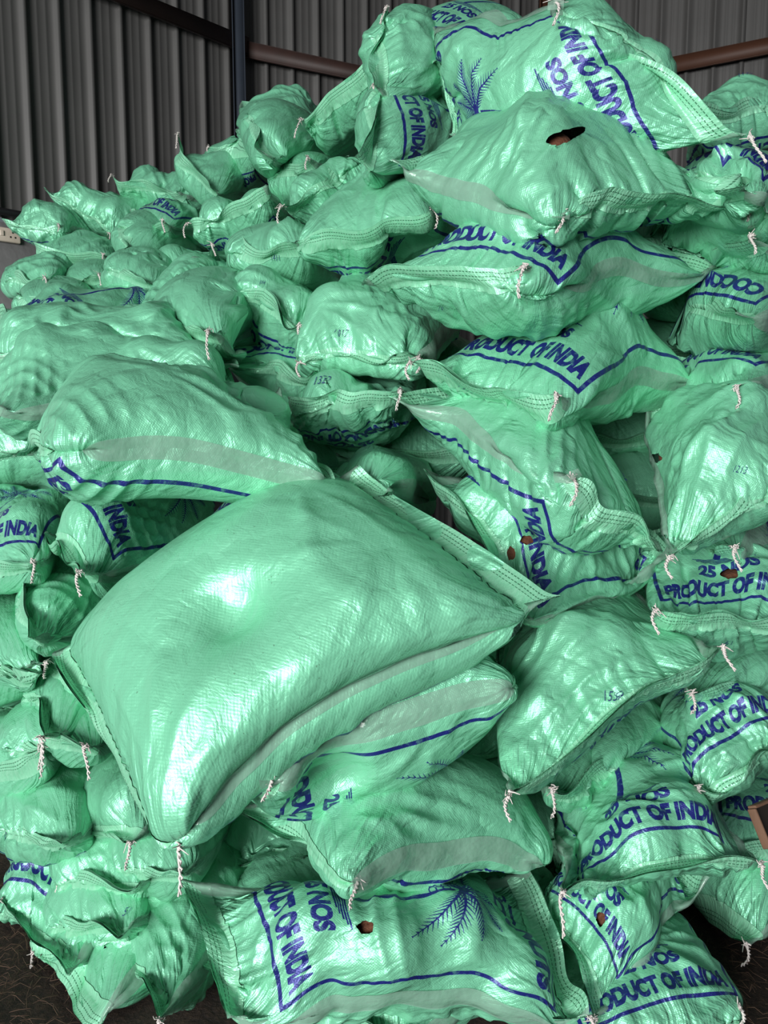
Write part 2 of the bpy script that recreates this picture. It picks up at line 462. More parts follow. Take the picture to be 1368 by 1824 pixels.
WA, WB = (-4.60, 2.985), (-1.105, 6.34)      # wall to the left of the steel post
WC = (1.46, 7.55)                            # from the post to the brown post in the far corner
WD = (4.6, 5.95)                             # and forward again on the other side
SHEET_Z0 = 2.80
wall_of_sheets('wall_left', WA, WB, SHEET_Z0, 6.2)
wall_of_sheets('wall_back', WB, WC, 0.0, 6.4)
wall_of_sheets('wall_right', WC, WD, 0.0, 6.4)
beam('trim_1', WA, WB, 4.44, 0.07, 0.11, M_PURLIN, 'dark red oxide steel purlin along the ribbed wall', 0.036)
beam('trim_2', WB, WC, 4.41, 0.07, 0.11, M_PURLIN, 'dark red oxide steel purlin beyond the blue grey post', 0.036)
beam('trim_3', WC, WD, 4.60, 0.07, 0.12, M_BROWN, 'brown steel purlin on the wall behind the sack heap', 0.036)


def post(name, x, y, s, mat, label, ang):
    c, s_ = math.cos(ang), math.sin(ang)
    rot = np.array([[c, -s_, 0], [s_, c, 0], [0, 0, 1]])
    w = box_vq((x, y, 3.1), (s, 0.008, 6.2), rot)
    f1 = box_vq(np.array((x, y, 3.1)) + rot @ np.array((-s / 2, 0, 0)), (0.008, s * .8, 6.2), rot)
    f2 = box_vq(np.array((x, y, 3.1)) + rot @ np.array((s / 2, 0, 0)), (0.008, s * .8, 6.2), rot)
    V, Q = join([w, f1, f2])
    return tag(mesh_np(name, V, Q, mat, smooth=False), label, kind='structure')


post('trim_4', -1.10, 6.18, 0.085, M_POST, 'dark blue grey steel post where the walls meet', 0.2)
post('trim_5', 1.46, 7.36, 0.13, M_BROWN, 'brown steel post in the far corner', 0.0)
# low plastered wall under the sheets, with the pipe in the gap
wd = np.array(WB) - np.array(WA); wl = np.linalg.norm(wd); wd /= wl
wn = np.array([wd[1], -wd[0]])
rotw = np.array([[wd[0], wn[0], 0], [wd[1], wn[1], 0], [0, 0, 1]])
mid = (np.array(WA) + np.array(WB)) / 2
lw_v, lw_q = box_vq(np.r_[mid - wn * 0.02, SHEET_Z0 / 2 - .02], (wl, 0.20, SHEET_Z0 - .04), rotw)
tag(mesh_np('wall_lower_left', lw_v, lw_q, M_PLASTER, smooth=False), 'grey plastered masonry wall below the metal sheets', kind='structure')
pv, pq = tube([np.r_[np.array(WA) + wn * 0.10, SHEET_Z0 + .02], np.r_[mid + wn * 0.10, SHEET_Z0 + .02], np.r_[np.array(WB) + wn * 0.10, SHEET_Z0 + .02]], 0.022, 10)
tag(mesh_np('trim_6', pv, pq, M_PIPE), 'black pipe along the top of the plastered wall', kind='structure')
fl_n = 60
gx, gy = np.meshgrid(np.linspace(-6, 6, fl_n), np.linspace(-3, 9, fl_n), indexing='ij')
gz = 0.008 * np.sin(gx * 5.1 + gy * 2.3) + 0.007 * np.sin(gy * 7.7 - gx * 3.1) - 0.015
I = np.arange(fl_n * fl_n).reshape(fl_n, fl_n)
tag(mesh_np('floor', np.stack([gx, gy, gz], -1).reshape(-1, 3), np.stack([I[:-1, :-1], I[1:, :-1], I[1:, 1:], I[:-1, 1:]], -1).reshape(-1, 4), M_SOIL),
    'dark brown earth floor strewn with coconut fibre', kind='structure')
cv, cq = box_vq((0, 3.2, 6.45), (12, 12, .05))
tag(mesh_np('ceiling', cv, cq, M_SHEET, smooth=False), 'shed roof above the heap', kind='structure')

# double socket on the plastered wall
so = at(4, 419, 4.83)
t_ = ((so[:2] - np.array(WA)) @ wd)
so = np.r_[np.array(WA) + wd * t_ + wn * 0.081, so[2]]
sk = tag(empty('wall_socket', so), 'ivory double wall socket on the grey plastered wall', 'socket')
def plate(name, c, s, mat, bev):
    v, q = box_vq((0, 0, 0), s)
    o = mesh_np(name, v @ rotw.T + rotw @ np.array(c), q, mat, sk, smooth=False)
    if bev:
        b = o.modifiers.new('round', 'BEVEL'); b.width = bev; b.segments = 3
    return o
plate('back_plate', (0, 0.016, 0), (0.20, 0.034, 0.088), M_SOCKET, 0.010)
plate('rocker', (-0.015, 0.036, 0.005), (0.022, 0.010, 0.032), M_SOCKET, 0.003)
for dx, dz in ((0.050, 0.016), (0.036, -0.012), (0.064, -0.012)):
    plate('socket_hole', (dx, 0.034, dz), (0.008, 0.003, 0.010), M_DARK, 0)
# ------------------------------------------------------------------ cloth: every sack is a sewn tube of fabric filled until it bulges
def solve_pair(A, B, rest, k):
    d = B - A
    l = np.sqrt(np.einsum('...c,...c->...', d, d)) + 1e-9
    s = (k * 0.5 * (l - rest) / l)[..., None]
    d *= s
    A += d; B -= d


def normals(X):
    du = np.empty_like(X); du[:, 1:-1] = X[:, 2:] - X[:, :-2]; du[:, 0] = X[:, 1] - X[:, 0]; du[:, -1] = X[:, -1] - X[:, -2]
    dv = np.roll(X, -1, 2) - np.roll(X, 1, 2)
    return np.cross(du, dv)


def unit(N):
    return N / (np.sqrt(np.einsum('...c,...c->...', N, N))[..., None] + 1e-9)


def upsample(X):
    K, nu, nv, _ = X.shape
    Y = np.empty((K, nu * 2 - 1, nv, 3), F); Y[:, 0::2] = X
    m = (X[:, 1:] + X[:, :-1]) * 0.5
    m[:, 1:-1] = (9 * (X[:, 1:-2] + X[:, 2:-1]) - (X[:, :-3] + X[:, 3:])) / 16
    Y[:, 1::2] = m
    Z = np.empty((K, nu * 2 - 1, nv * 2, 3), F); Z[:, :, 0::2] = Y
    Z[:, :, 1::2] = (9 * (Y + np.roll(Y, -1, 2)) - (np.roll(Y, 1, 2) + np.roll(Y, -2, 2))) / 16
    return Z


def patch(cor, mids, nu, nv, bow):
    """cor: K x 4 x 3 corners (A0, A1, B1, B0); mids: K x 4 x 3 offsets of the middles of A, side 1, B, side 0.
    Returns the middle surface and its normal for a tube grid nu x nv."""
    h = nv // 2
    u = np.linspace(0, 1, nu)[None, :, None, None]; t = np.linspace(0, 1, h + 1)[None, None, :, None]
    A0, A1, B1, B0 = [cor[:, k][:, None, None, :] for k in range(4)]
    da, d1, db, d0 = [mids[:, k][:, None, None, :] for k in range(4)]
    P = (1 - u) * ((1 - t) * A0 + t * A1) + u * ((1 - t) * B0 + t * B1)
    P = P + 4 * u * (1 - u) * ((1 - t) * d0 + t * d1) + 4 * t * (1 - t) * ((1 - u) * da + u * db)
    N = unit(np.cross(np.gradient(P, axis=1), np.gradient(P, axis=2)))
    P = P + N * (bow[:, None, None, None] * 4 * u * (1 - u))
    ix = np.r_[0:h + 1, h - 1:0:-1]
    return P[:, :, ix].astype(F), N[:, :, ix].astype(F)


class Pile:
    def __init__(s, cor, mids, thick, up, bow, fill, lump, seed=7):
        s.cor = cor; s.mids = mids; s.K = len(cor); s.th = thick.astype(F); s.up = up; s.bow = bow
        A0, A1, B1, B0 = [cor[:, k] for k in range(4)]
        nl = lambda a: np.linalg.norm(a, axis=1)
        l = (nl(B0 - A0) + nl(B1 - A1)) / 2; w = (nl(A1 - A0) + nl(B1 - B0)) / 2
        s.L = l * 1.07 + 0.02; s.W = w * 1.15 + 0.02
        s.V0 = (fill * np.where(lump > .01, .86, .70) * l * w * thick).astype(F)
        rng = np.random.default_rng(seed); s.rng = rng
        s.nu, s.nv, s.nh = 33, 36, 3
        P, N = patch(cor, mids, s.nu, s.nv, bow)
        j = np.arange(s.nv); h = s.nv // 2
        t = np.where(j <= h, j / h, (s.nv - j) / h); sgn = np.where(j <= h, 1.0, -1.0)
        a = np.sqrt(np.clip(np.sin(np.pi * t), 0, 1)); u = np.linspace(0, 1, s.nu); b = np.sqrt(np.clip(np.sin(np.pi * u), 0, 1))
        X = P + N * ((sgn * a)[None, None, :, None] * b[None, :, None, None] * (s.th * .33)[:, None, None, None])
        s.X = (X + rng.normal(0, 0.002, X.shape)).astype(F)
        # coconuts inside
        nsp = 10; s.sr = 0.096
        uu = rng.uniform(.15, .85, (s.K, nsp)); tt = rng.uniform(.22, .78, (s.K, nsp)); oo = rng.uniform(-1, 1, (s.K, nsp))
        uu_, tt_ = uu[..., None], tt[..., None]
        q = [cor[:, k][:, None, :] for k in range(4)]
        c = (1 - uu_) * ((1 - tt_) * q[0] + tt_ * q[1]) + uu_ * ((1 - tt_) * q[3] + tt_ * q[2])
        mm = [mids[:, k][:, None, :] for k in range(4)]
        c = c + 4 * uu_ * (1 - uu_) * ((1 - tt_) * mm[3] + tt_ * mm[1]) + 4 * tt_ * (1 - tt_) * ((1 - uu_) * mm[0] + uu_ * mm[2])
        n = unit(np.cross(B0 - A0, A1 - A0))[:, None, :]
        hi = np.clip(thick * up - s.sr - lump, 0.0, None)[:, None]; lo = np.clip(thick * (1 - up) - s.sr - lump, 0.0, None)[:, None]
        off = np.where(oo > 0, oo * hi, oo * lo) + bow[:, None] * 4 * uu * (1 - uu)
        s.sph = (c + n * off[..., None]).astype(F)

    def zip(s, X):
        h = s.nv // 2
        for sl in (slice(0, s.nh), slice(s.nu - s.nh, s.nu)):
            T = X[:, sl, 1:h]; B = X[:, sl, s.nv - 1:h:-1]
            m = (T + B) * 0.5
            T += m - T; B += m - B

    def run(s, n, shear, bend, damp=0.92, pin=1.0, hem=0.06, sub=2, spheres=True, press=1.0, ease=(0.0, 0.0, 0.0), grav=4e-5):
        X = s.X; s.P = X.copy()
        Pm, Nm = patch(s.cor, s.mids, s.nu, s.nv, s.bow)
        hiT = (s.th * s.up.astype(F))[:, None, None]; loT = (s.th * (1 - s.up).astype(F))[:, None, None]
        lu = (s.L / (s.nu - 1)).astype(F)[:, None, None]; lv = (2 * s.W / s.nv).astype(F)[:, None, None]
        # slack in the weave: gathers near the seams (ease[0]), overall along and across (ease[1], ease[2])
        uu = np.arange(s.nu) / (s.nu - 1); ee = np.minimum(uu, 1 - uu); gat = np.exp(-(ee / .17) ** 2); tight = -0.13 * np.exp(-(ee / .06) ** 4)
        lv = (lv * (1 + ease[2] + ease[0] * gat + tight)[None, :, None]).astype(F); tt0 = np.abs((np.arange(s.nv) / s.nv * 2) % 1 - .5) * 2      # 1 on the side folds, 0 in mid sheet
        lu = (lu * (1 + ease[1] * np.clip((1 - tt0) * 5 - .3, -.15, 1))[None, None, :]).astype(F); ld = np.hypot(lu, lv)
        h = s.nv // 2
        cor = s.cor.astype(F)
        v = np.linspace(0, 1, s.nv)
        wave = (s.rng.normal(0, 1, (s.K, 2, 5)) * np.array([.016, .014, .011, .008, .006])).astype(F) if not hasattr(s, 'wv') else s.wv
        s.wv = wave
        t = np.arange(s.nv); t = np.where(t <= h, t / h, (s.nv - t) / h)
        bas = np.stack([np.sin(np.pi * (k + 1) * t) for k in range(5)]).astype(F)
        hemT = []
        for e, i in ((0, 0), (1, s.nu - 1)):
            hemT.append(Pm[:, i] + Nm[:, i] * np.einsum('kb,bv->kv', wave[:, e], bas)[..., None])
        for it in range(n):
            vel = (X - s.P) * damp; s.P = X.copy(); X += vel
            N = normals(X)
            V = np.einsum('kuvc,kuvc->k', X - X.mean((1, 2), keepdims=True), N) / 12.0
            p = np.clip((s.V0 - V) / s.V0 * 2.0, 0, 1)
            N /= (np.sqrt(np.einsum('...c,...c->...', N, N))[..., None] + 1e-9)
            X += N * (p[:, None, None, None] * 0.0028 * press).astype(F)
            X[..., 2] -= grav
            for r in range(sub):
                for c in (0, 1):
                    solve_pair(X[:, c:-1:2], X[:, c + 1::2], lu, 1.0)
                solve_pair(X[:, :, 0::2], X[:, :, 1::2], lv, 1.0)
                R = np.roll(X, -1, 2); solve_pair(R[:, :, 0::2], R[:, :, 1::2], lv, 1.0); X[:] = np.roll(R, 1, 2)
                s.zip(X)
            for c in (0, 1):
                A = X[:, c:-1:2]; B = X[:, c + 1::2]
                Br = np.roll(B, -1, 2); solve_pair(A, Br, ld[:, c:-1:2], shear); B[:] = np.roll(Br, 1, 2)
                Br = np.roll(B, 1, 2); solve_pair(A, Br, ld[:, c:-1:2], shear); B[:] = np.roll(Br, -1, 2)
            if bend:
                for c in (0, 1, 2, 3):
                    A = X[:, c:-2:4]; B = X[:, c + 2::4]; m = min(A.shape[1], B.shape[1]); solve_pair(A[:, :m], B[:, :m], 2 * lu, bend)
                for c in (0, 1):
                    R = np.roll(X, -c, 2); solve_pair(R[:, :, 0::4], R[:, :, 2::4], 2 * lv, bend); X[:] = np.roll(R, c, 2)
            if spheres and it % 2 == 0:
                for q in range(s.sph.shape[1]):
                    d = X - s.sph[:, None, None, q]
                    l2 = np.einsum('...c,...c->...', d, d)
                    m = l2 < s.sr * s.sr
                    if m.any():
                        l = np.sqrt(l2[m]) + 1e-9
                        X[m] += d[m] * ((s.sr - l) / l)[:, None] * 0.6
            # neighbours hold the sack between them
            dn = np.einsum('kuvc,kuvc->kuv', X - Pm, Nm)
            X += Nm * (np.clip(dn, -loT, hiT) - dn)[..., None] * 0.7
            for (i, jj, c) in ((0, 0, 0), (0, h, 1), (s.nu - 1, h, 2), (s.nu - 1, 0, 3)):
                X[:, i, jj] += (cor[:, c] - X[:, i, jj]) * pin
            for jc in (0, h):
                X[:, :, jc] += (Pm[:, :, jc] - X[:, :, jc]) * .015
            for e, i in ((0, 0), (1, s.nu - 1)):
                X[:, i] += (hemT[e] - X[:, i]) * hem
            np.maximum(X[..., 2], 0.012, out=X[..., 2])

    def refine(s, idx=None, jit=0.0005, amp=0.004):
        if idx is not None:
            for a in ('cor', 'mids', 'th', 'up', 'bow', 'L', 'W', 'V0', 'sph', 'X', 'wv'):
                setattr(s, a, getattr(s, a)[idx])
            s.K = len(s.X)
        s.X = upsample(s.X); s.X += s.rng.normal(0, jit, s.X.shape).astype(F)
        s.nu = s.nu * 2 - 1; s.nv *= 2; s.nh = s.nh * 2 - 1
        # seeds of pleats running in from the seams and of long slack folds
        N = unit(normals(s.X)); u = np.linspace(0, 1, s.nu)[None, :, None]; v = (np.arange(s.nv) / s.nv)[None, None, :]
        A = np.zeros(s.X.shape[:3])
        R = s.rng
        for e in (0, 1):
            dist = u if e == 0 else 1 - u
            for q in range(3):
                f = R.integers(7, 26, s.K)[:, None, None]; ph = R.uniform(0, 6.28, s.K)[:, None, None]; ln_ = R.uniform(.10, .32, s.K)[:, None, None]
                am = np.clip(np.sin(2 * np.pi * (v * R.integers(1, 4, s.K)[:, None, None] + ph)), 0, 1)
                A += amp * am * np.cos(2 * np.pi * f * v + ph + 2.0 * u) * np.exp(-(dist / ln_) ** 2) * np.clip((dist - .05) / .06, 0, 1)
        for q in range(4):
            fu = R.uniform(-5, 5, s.K)[:, None, None]; fv = R.integers(-7, 8, s.K)[:, None, None]; ph = R.uniform(0, 6.28, s.K)[:, None, None]
            c0 = R.uniform(.2, .8, s.K)[:, None, None]; c1 = R.uniform(0, 1, s.K)[:, None, None]
            dv_ = np.abs((v - c1 + .5) % 1 - .5)
            A += amp * 1.2 * np.cos(2 * np.pi * (fu * u + fv * v) + ph) * np.exp(-((u - c0) / .22) ** 2 - (dv_ / .13) ** 2)
        s.X += (N * A[..., None]).astype(F)

    def contact(s, depth, frac=0.5, smooth=2, maxpush=0.12):
        """Where two sacks meet, both give way (the farther one more) until their skins touch."""
        K = s.K; Q = quads(s.nu, s.nv)
        lo = s.X.min((1, 2)) - .004; hi = s.X.max((1, 2)) + .004
        flat = s.X.reshape(K, -1, 3)
        ql = Q.tolist()
        trees = [BVHTree.FromPolygons(flat[k].tolist(), ql) for k in range(K)]
        push = np.zeros_like(flat)
        for a in range(K):
            A = flat[a]
            best = np.zeros(len(A), F)
            for b in range(K):
                if a == b or (lo[a] > hi[b]).any() or (lo[b] > hi[a]).any(): continue
                m = np.nonzero(((A > lo[b]) & (A < hi[b])).all(1))[0]
                w = 0.5 + 0.5 * math.tanh((depth[a] - depth[b]) * 4.0)      # the farther sack yields more
                w = 0.15 + 0.7 * w
                fn = trees[b].find_nearest
                for i in m:
                    p = Vector(A[i].tolist())
                    q, n, _f, d = fn(p, 0.16)
                    if q is None: continue
                    e = q - p
                    if e.dot(n) > 0 and d < 0.16:
                        g = min(d * w + 0.0012, maxpush)
                        if g > best[i]:
                            best[i] = g
                            push[a, i] = np.array(e / (d + 1e-9)) * g
        push = push.reshape(s.X.shape)
        for _ in range(smooth):
            sm = push.copy()
            sm[:, 1:-1] = (push[:, 1:-1] * 2 + push[:, :-2] + push[:, 2:]) / 4
            sm = (sm * 2 + np.roll(sm, 1, 2) + np.roll(sm, -1, 2)) / 4
            big = np.linalg.norm(push, axis=-1, keepdims=True) > np.linalg.norm(sm, axis=-1, keepdims=True)
            push = np.where(big, push, sm)
        s.X += push * frac * 2 if frac != 0.5 else push


def folds(X, rng, g=1.0):
    """Pleats pulled in from seams and corners and slack folds between the coconuts, as relief of the cloth itself."""
    K, nu, nv, _ = X.shape
    N = unit(normals(X)); u = np.linspace(0, 1, nu)[None, :, None]; v = (np.arange(nv) / nv)[None, None, :]
    r = lambda a, b: rng.uniform(a, b, K)[:, None, None]
    n1 = lambda p, a, b: .6 * np.sin(p + a) + .4 * np.sin(1.73 * p + b)
    A = np.zeros((K, nu, nv))
    e = np.minimum(u, 1 - u); side = (u > .5)
    for q in range(2):
        p = 2 * np.pi * v * np.round(r(14, 24)); m = np.clip(.25 + np.sin(2 * np.pi * v * np.round(r(1, 3)) + r(0, 6) + side * 2.1), 0, 1)
        A += .0032 * m * n1(p + np.where(side, r(0, 6), r(0, 6)) + 3 * np.sin(5 * u + r(0, 6)) , r(0, 6), r(0, 6)) * np.exp(-(e / r(.10, .24)) ** 2) * np.clip((e - .055) / .08, 0, 1)
    t = np.abs((v * 2) % 2 - 1) * .6                                     # metres across, from one side fold
    for cu in (0.0, 1.0):
        for ct in (0.0, .6):
            dx = np.abs(u - cu) + 1e-4; dy = np.abs(t - ct)
            ang = np.arctan2(dy, dx); d = np.hypot(dx, dy)
            A +=   .0020 * np.sin(ang * r(9, 17) + r(0, 6) + 6 * d) * np.exp(-(d / r(.16, .34)) ** 2) * np.clip((d - .06) / .10, 0, 1)
    sharp = lambda x: (np.exp(1.4 * np.sin(x)) - 1.55) * .55
    for q in range(7):
        cu, cv = r(.15, .85), r(0, 1)
        dx = u - cu; dy = ((v - cv + .5) % 1 - .5) * 1.2
        d = np.hypot(dx, dy) + .02; ang = np.arctan2(dy, dx)
        A += .0042 * sharp(ang * np.round(r(6, 13)) + r(0, 6) + 4 * d) * np.clip(np.sin(ang + r(0, 6)) * 1.4 - .1, 0, 1) * np.clip((d - .05) / .08, 0, 1) * np.exp(-(d / r(.18, .36)) ** 2)
    for q in range(6):
        th = r(0, 3.14); cu, cv = r(.12, .88), r(0, 1)
        dx = u - cu; dy = ((v - cv + .5) % 1 - .5) * 1.2
        a = dx * np.cos(th) + dy * np.sin(th); b = -dx * np.sin(th) + dy * np.cos(th) + r(-1.5, 1.5) * (dx * np.cos(th) + dy * np.sin(th)) ** 2
        A += .0030 * sharp(b * 2 * np.pi / r(.045, .085) + r(0, 6)) * np.exp(-(a / r(.14, .26)) ** 2 - (b / r(.06, .13)) ** 2)
    A *= np.clip((np.minimum(t, .6 - t) - .015) / .06, 0, 1)             # the side strips stay smooth
    return X + (N * (g * A)[..., None]).astype(F)


def flatten_hems(X, nh, n):
    """The doubled, stitched hem is stiffer than the sheet: it keeps only its long waves."""
    h = X.shape[1] // 2
    for e in (0, 1):
        for r in range(nh + 1):
            i = r if e == 0 else X.shape[0] - 1 - r
            k = n if r < nh else n // 3
            T = X[i, 0:h + 1].copy(); B = np.concatenate([X[i, 0:1], X[i, :h - 1:-1]])
            for _ in range(k):
                T[1:-1] = (T[1:-1] * 2 + T[:-2] + T[2:]) / 4; B[1:-1] = (B[1:-1] * 2 + B[:-2] + B[2:]) / 4
            X[i, 0:h + 1] = T; X[i, h + 1:] = B[1:-1][::-1]
    return X


def smooth_sides(X, n, reach):
    """The film strips along the two side folds lie smooth along their length."""
    nu, nv, _ = X.shape; h = nv // 2
    j = np.arange(nv); d = np.minimum(np.minimum(j, nv - j), np.abs(j - h))
    w = np.clip(1.25 - d / reach, 0, 1)[None, :, None].astype(F)
    for _ in range(n):
        Y = X[1:-1] * .5 + (X[:-2] + X[2:]) * .25
        X[1:-1] += (Y - X[1:-1]) * w
    return X


def quads(nu, nv):
    I = np.arange(nu * nv).reshape(nu, nv); R = np.roll(I, -1, 1)
    return np.stack([I[:-1], I[1:], R[1:], R[:-1]], -1).reshape(-1, 4)
# ------------------------------------------------------------------ the sacks: seam corners seen in the photograph, each at its own distance
WSEAM, LSACK = 0.50, 0.86
SPEC = []


def S(label, A0, A1, B1, B0, T=0.25, pr='t', ft='A', hero=0, th='', num=None, hole=None, up=0.5, bow=0.0, fill=0.66, w=WSEAM, l=LSACK, ma=None, m1=None, mb=None, m0=None, rigid=False, tab='', level=True):
    """A0-A1: one sewn end, B0-B1: the other. A corner is (x, y, distance) or (x, y, '+'/'-'/'='): farther or nearer by the sack's own size."""
    def solve(p0, c, d):
        if not isinstance(c[2], str): return at(*c)
        r = ray(c[0], c[1]); q = p0 - EYE
        if c[2] == '=': return EYE + r * (q @ FWD)
        aa, bb, cc = r @ r, r @ q, q @ q - d * d
        disc = bb * bb - aa * cc
        if disc < 0: return EYE + r * (bb / aa)
        z = (bb + math.sqrt(disc)) / aa if c[2] == '+' else (bb - math.sqrt(disc)) / aa
        return EYE + r * z
    a0 = at(*A0); a1 = solve(a0, A1, w); b0 = solve(a0, B0, l); b1 = solve(a1, B1, l)
    def deeper(p0, q, d):                       # move q back along its sight line until it lies d from p0
        r = q - EYE; r = r / (r @ FWD); e = p0 - EYE
        aa, bb, cc = r @ r, r @ e, e @ e - d * d
        return q if bb * bb < aa * cc else EYE + r * ((bb + math.sqrt(bb * bb - aa * cc)) / aa)
    if not (rigid or hero == 2):
        if np.linalg.norm(a1 - a0) < .42:
            z0, z1 = (a0 - EYE) @ FWD, (a1 - EYE) @ FWD
            first = z0 > z1 + .01 if abs(z0 - z1) > .01 else (A0[0] < A1[0]) == (A0[0] < CX)
            if first: a0 = deeper(a1, a0, .46)
            else: a1 = deeper(a0, a1, .46)
        b0 = deeper(a0, b0, l) if np.linalg.norm(b0 - a0) < .74 else b0
        b1 = deeper(a1, b1, l) if np.linalg.norm(b1 - a1) < .74 else b1
        low = min(a0[2], a1[2]) - .06
        b0[2] = max(b0[2], low, .14); b1[2] = max(b1[2], low, .14)
    if level and hero < 2:                      # sacks lie level in the heap: the hidden end is about as high as the seam
        if hero == 0: a0[2] = max(a0[2], .15); a1[2] = max(a1[2], .15)
        hi = (a0[2] + a1[2]) / 2 + .07
        for q, c_ in ((b0, B0), (b1, B1)):
            if isinstance(c_[2], str): q[2] = min(q[2], hi)
    c = [a0, a1, b1, b0]; names = ['a0', 'a1', 'b1', 'b0']
    n = np.cross((b0 - a0) + (b1 - a1), (a1 - a0) + (b1 - b0))
    if n @ np.array([0, -0.45, 1]) < 0:
        c = [c[1], c[0], c[3], c[2]]; names = [names[1], names[0], names[3], names[2]]
    def off(m, p, q):
        if m is None: return np.zeros(3)
        c_ = (p + q) / 2
        return at(m[0], m[1], (c_ - EYE) @ FWD) - c_
    md = [off(ma, a0, a1), off(m1, a1, b1), off(mb, b0, b1), off(m0, a0, b0)]
    if names[0] == 'a1': md = [md[0], md[3], md[2], md[1]]
    ths = [names.index(x) for x in th.split()] if th else []
    SPEC.append(dict(label=label, c=np.array(c), T=T, pr=pr, ft=ft, hero=hero, th=ths, tab=[names.index(x) for x in tab.split()], num=num, hole=hole, up=up, bow=bow, fill=fill, m=np.array(md)))


# -- far heap against the plastered wall
S('plump sack beside the wall socket, its seam tip pointing at the socket', (3, 389, 4.55), (104, 400, '='), (205, 372, '+'), (110, 345, '+'), T=.31, pr='b', th='a1', l=.55, rigid=True, hero=1)
S('sack with a slanting seam and knotted lower corner, above the socket sack', (78, 333, 4.75), (195, 414, '-'), (330, 360, '+'), (205, 300, '+'), T=.32, pr='', th='a1', l=.55, rigid=True, hero=1)
S('flat topped sack along the ribbed wall with blue stripe under its seam', (200, 313, 4.8), (320, 343, '-'), (470, 330, '+'), (310, 292, '+'), T=.33, pr='b', th='a0', hero=1)
S('rounded grey-green sack showing the printed letters DIA on its top, in the far heap', (230, 374, 4.2), (290, 392, '-'), (400, 385, '+'), (330, 345, '+'), T=.30, pr='t', up=.45, th='a1', hero=1)
S('puffy sack end with an upright ruffled seam under the sack lettered DIA', (228, 405, 4.05), (228, 460, '-'), (330, 455, '+'), (330, 400, '+'), T=.29, pr='', level=False)
S('sack under the slanting seam sack, with the inverted word PRODUCT under its seam', (58, 430, 4.35), (184, 453, '='), (270, 425, '+'), (150, 405, '+'), T=.32, pr='b', th='a1', hero=1)
S('pointed sack nearest the plastered wall below the socket, tip with loose thread', (13, 487, 4.1), (80, 493, '-'), (170, 470, '+'), (90, 435, '+'), T=.31, pr='', th='a0 a1', hero=1)
S('crumpled sack at the foot of the far heap beside a looped white thread', (112, 502, 3.75), (176, 488, '='), (260, 500, '+'), (190, 470, '+'), T=.27, pr='', th='a0 a1')
S('low sack with a short stitched seam beside the looped thread sack', (205, 462, 3.7), (262, 505, '-'), (330, 470, '+'), (260, 440, '+'), T=.30, pr='')
S('flattened sack strip behind the long blue-lined sack at the heap edge', (30, 520, 3.5), (135, 532, '='), (200, 500, '+'), (90, 490, '+'), T=.27, pr='b', th='a1')
S('half hidden sack with stitched hem just above the dark print sack', (195, 545, 3.25), (250, 562, '='), (300, 520, '+'), (215, 505, '+'), T=.29, pr='b')
S('sack with a long seam leaning up to a marker 15 in the far heap', (255, 487, 3.55), (378, 436, '='), (450, 400, '+'), (330, 400, '+'), T=.30, pr='b', th='a1', num=('15', 343, 418, 14), up=.4, hero=1)
S('sack whose leaning seam runs down to the gully, blue border and cut letters below it', (243, 553, 3.05), (335, 470, '+'), (440, 480, '+'), (330, 540, '+'), T=.30, pr='b', up=.35, level=False, hero=1)
S('narrow sack with marker digit 2 and shiny pleats beside the gully', (318, 572, 2.85), (372, 590, '-'), (480, 560, '+'), (380, 500, '+'), T=.32, pr='', num=('2', 343, 585, 16), th='a1', level=False)
S('dull sack behind the gully with a knot and printed letters under it', (350, 505, 3.25), (408, 520, '='), (480, 470, '+'), (390, 455, '+'), T=.31, pr='b', th='a0')
# -- ridge up to the summit
S('sack behind the ridge with a round top, just under the ribbed wall and blue post', (420, 232, 4.0), (556, 228, '='), (580, 190, '+'), (430, 180, '+'), T=.30, pr='', level=False, hero=1)
S('sack with a curled horn corner rising against the ribbed wall', (318, 241, 4.1), (376, 335, '-'), (470, 330, '+'), (400, 240, '+'), T=.31, pr='', th='a0', hero=1)
S('sack beside the horned one with a knotted tip and short ruffled seam', (372, 262, 3.95), (446, 262, '='), (500, 250, '+'), (430, 215, '+'), T=.30, pr='b', th='a0', up=.35)
S('tent shaped sack with an upright seam and knot below the round topped one', (467, 213, 3.75), (454, 262, '-'), (560, 290, '+'), (560, 225, '+'), T=.31, pr='', th='a0', level=False)
S('sack with a drooping seam and curled white thread in the middle of the ridge', (500, 320, 3.35), (548, 280, '='), (640, 270, '+'), (560, 215, '+'), T=.30, pr='', th='a1', up=.55)
S('sack under a long wavy seam that climbs the ridge, blue print at its bottom', (335, 398, 3.45), (474, 330, '='), (580, 300, '+'), (420, 300, '+'), T=.30, pr='b', th='a0', up=.35, hero=1)
S('smooth sack with a straight slanting seam and two hanging thread tails', (502, 368, 2.95), (620, 278, '+'), (710, 300, '+'), (640, 360, '+'), T=.34, pr='b', hero=1, th='a0', up=.35)
S('large flap sack with a triple stitched edge along the skyline of the heap', (538, 213, 3.15), (655, 100, '='), (780, 180, '+'), (640, 255, '+'), T=.29, pr='', hero=1, th='a0', up=.5, level=False)
S('sack with an upright seam below the skyline flap, blue border corner on its side', (668, 155, 2.75), (632, 278, '-'), (820, 300, '+'), (800, 180, '+'), T=.31, pr='t', hero=1, th='a0', level=False)
S('upright sack with a crumpled horned corner at the summit, a torn spot at its foot', (690, 15, 2.85), (665, 150, '-'), (830, 200, '+'), (800, 40, '+'), T=.31, pr='', hero=1, th='a0', hole=(770, 180, 10, 5), level=False)
S('sack peeping out behind the summit with a blue stripe at its top', (730, 60, 3.0), (790, 130, '-'), (1000, 110, '+'), (880, 35, '+'), T=.31, pr='t', level=False)
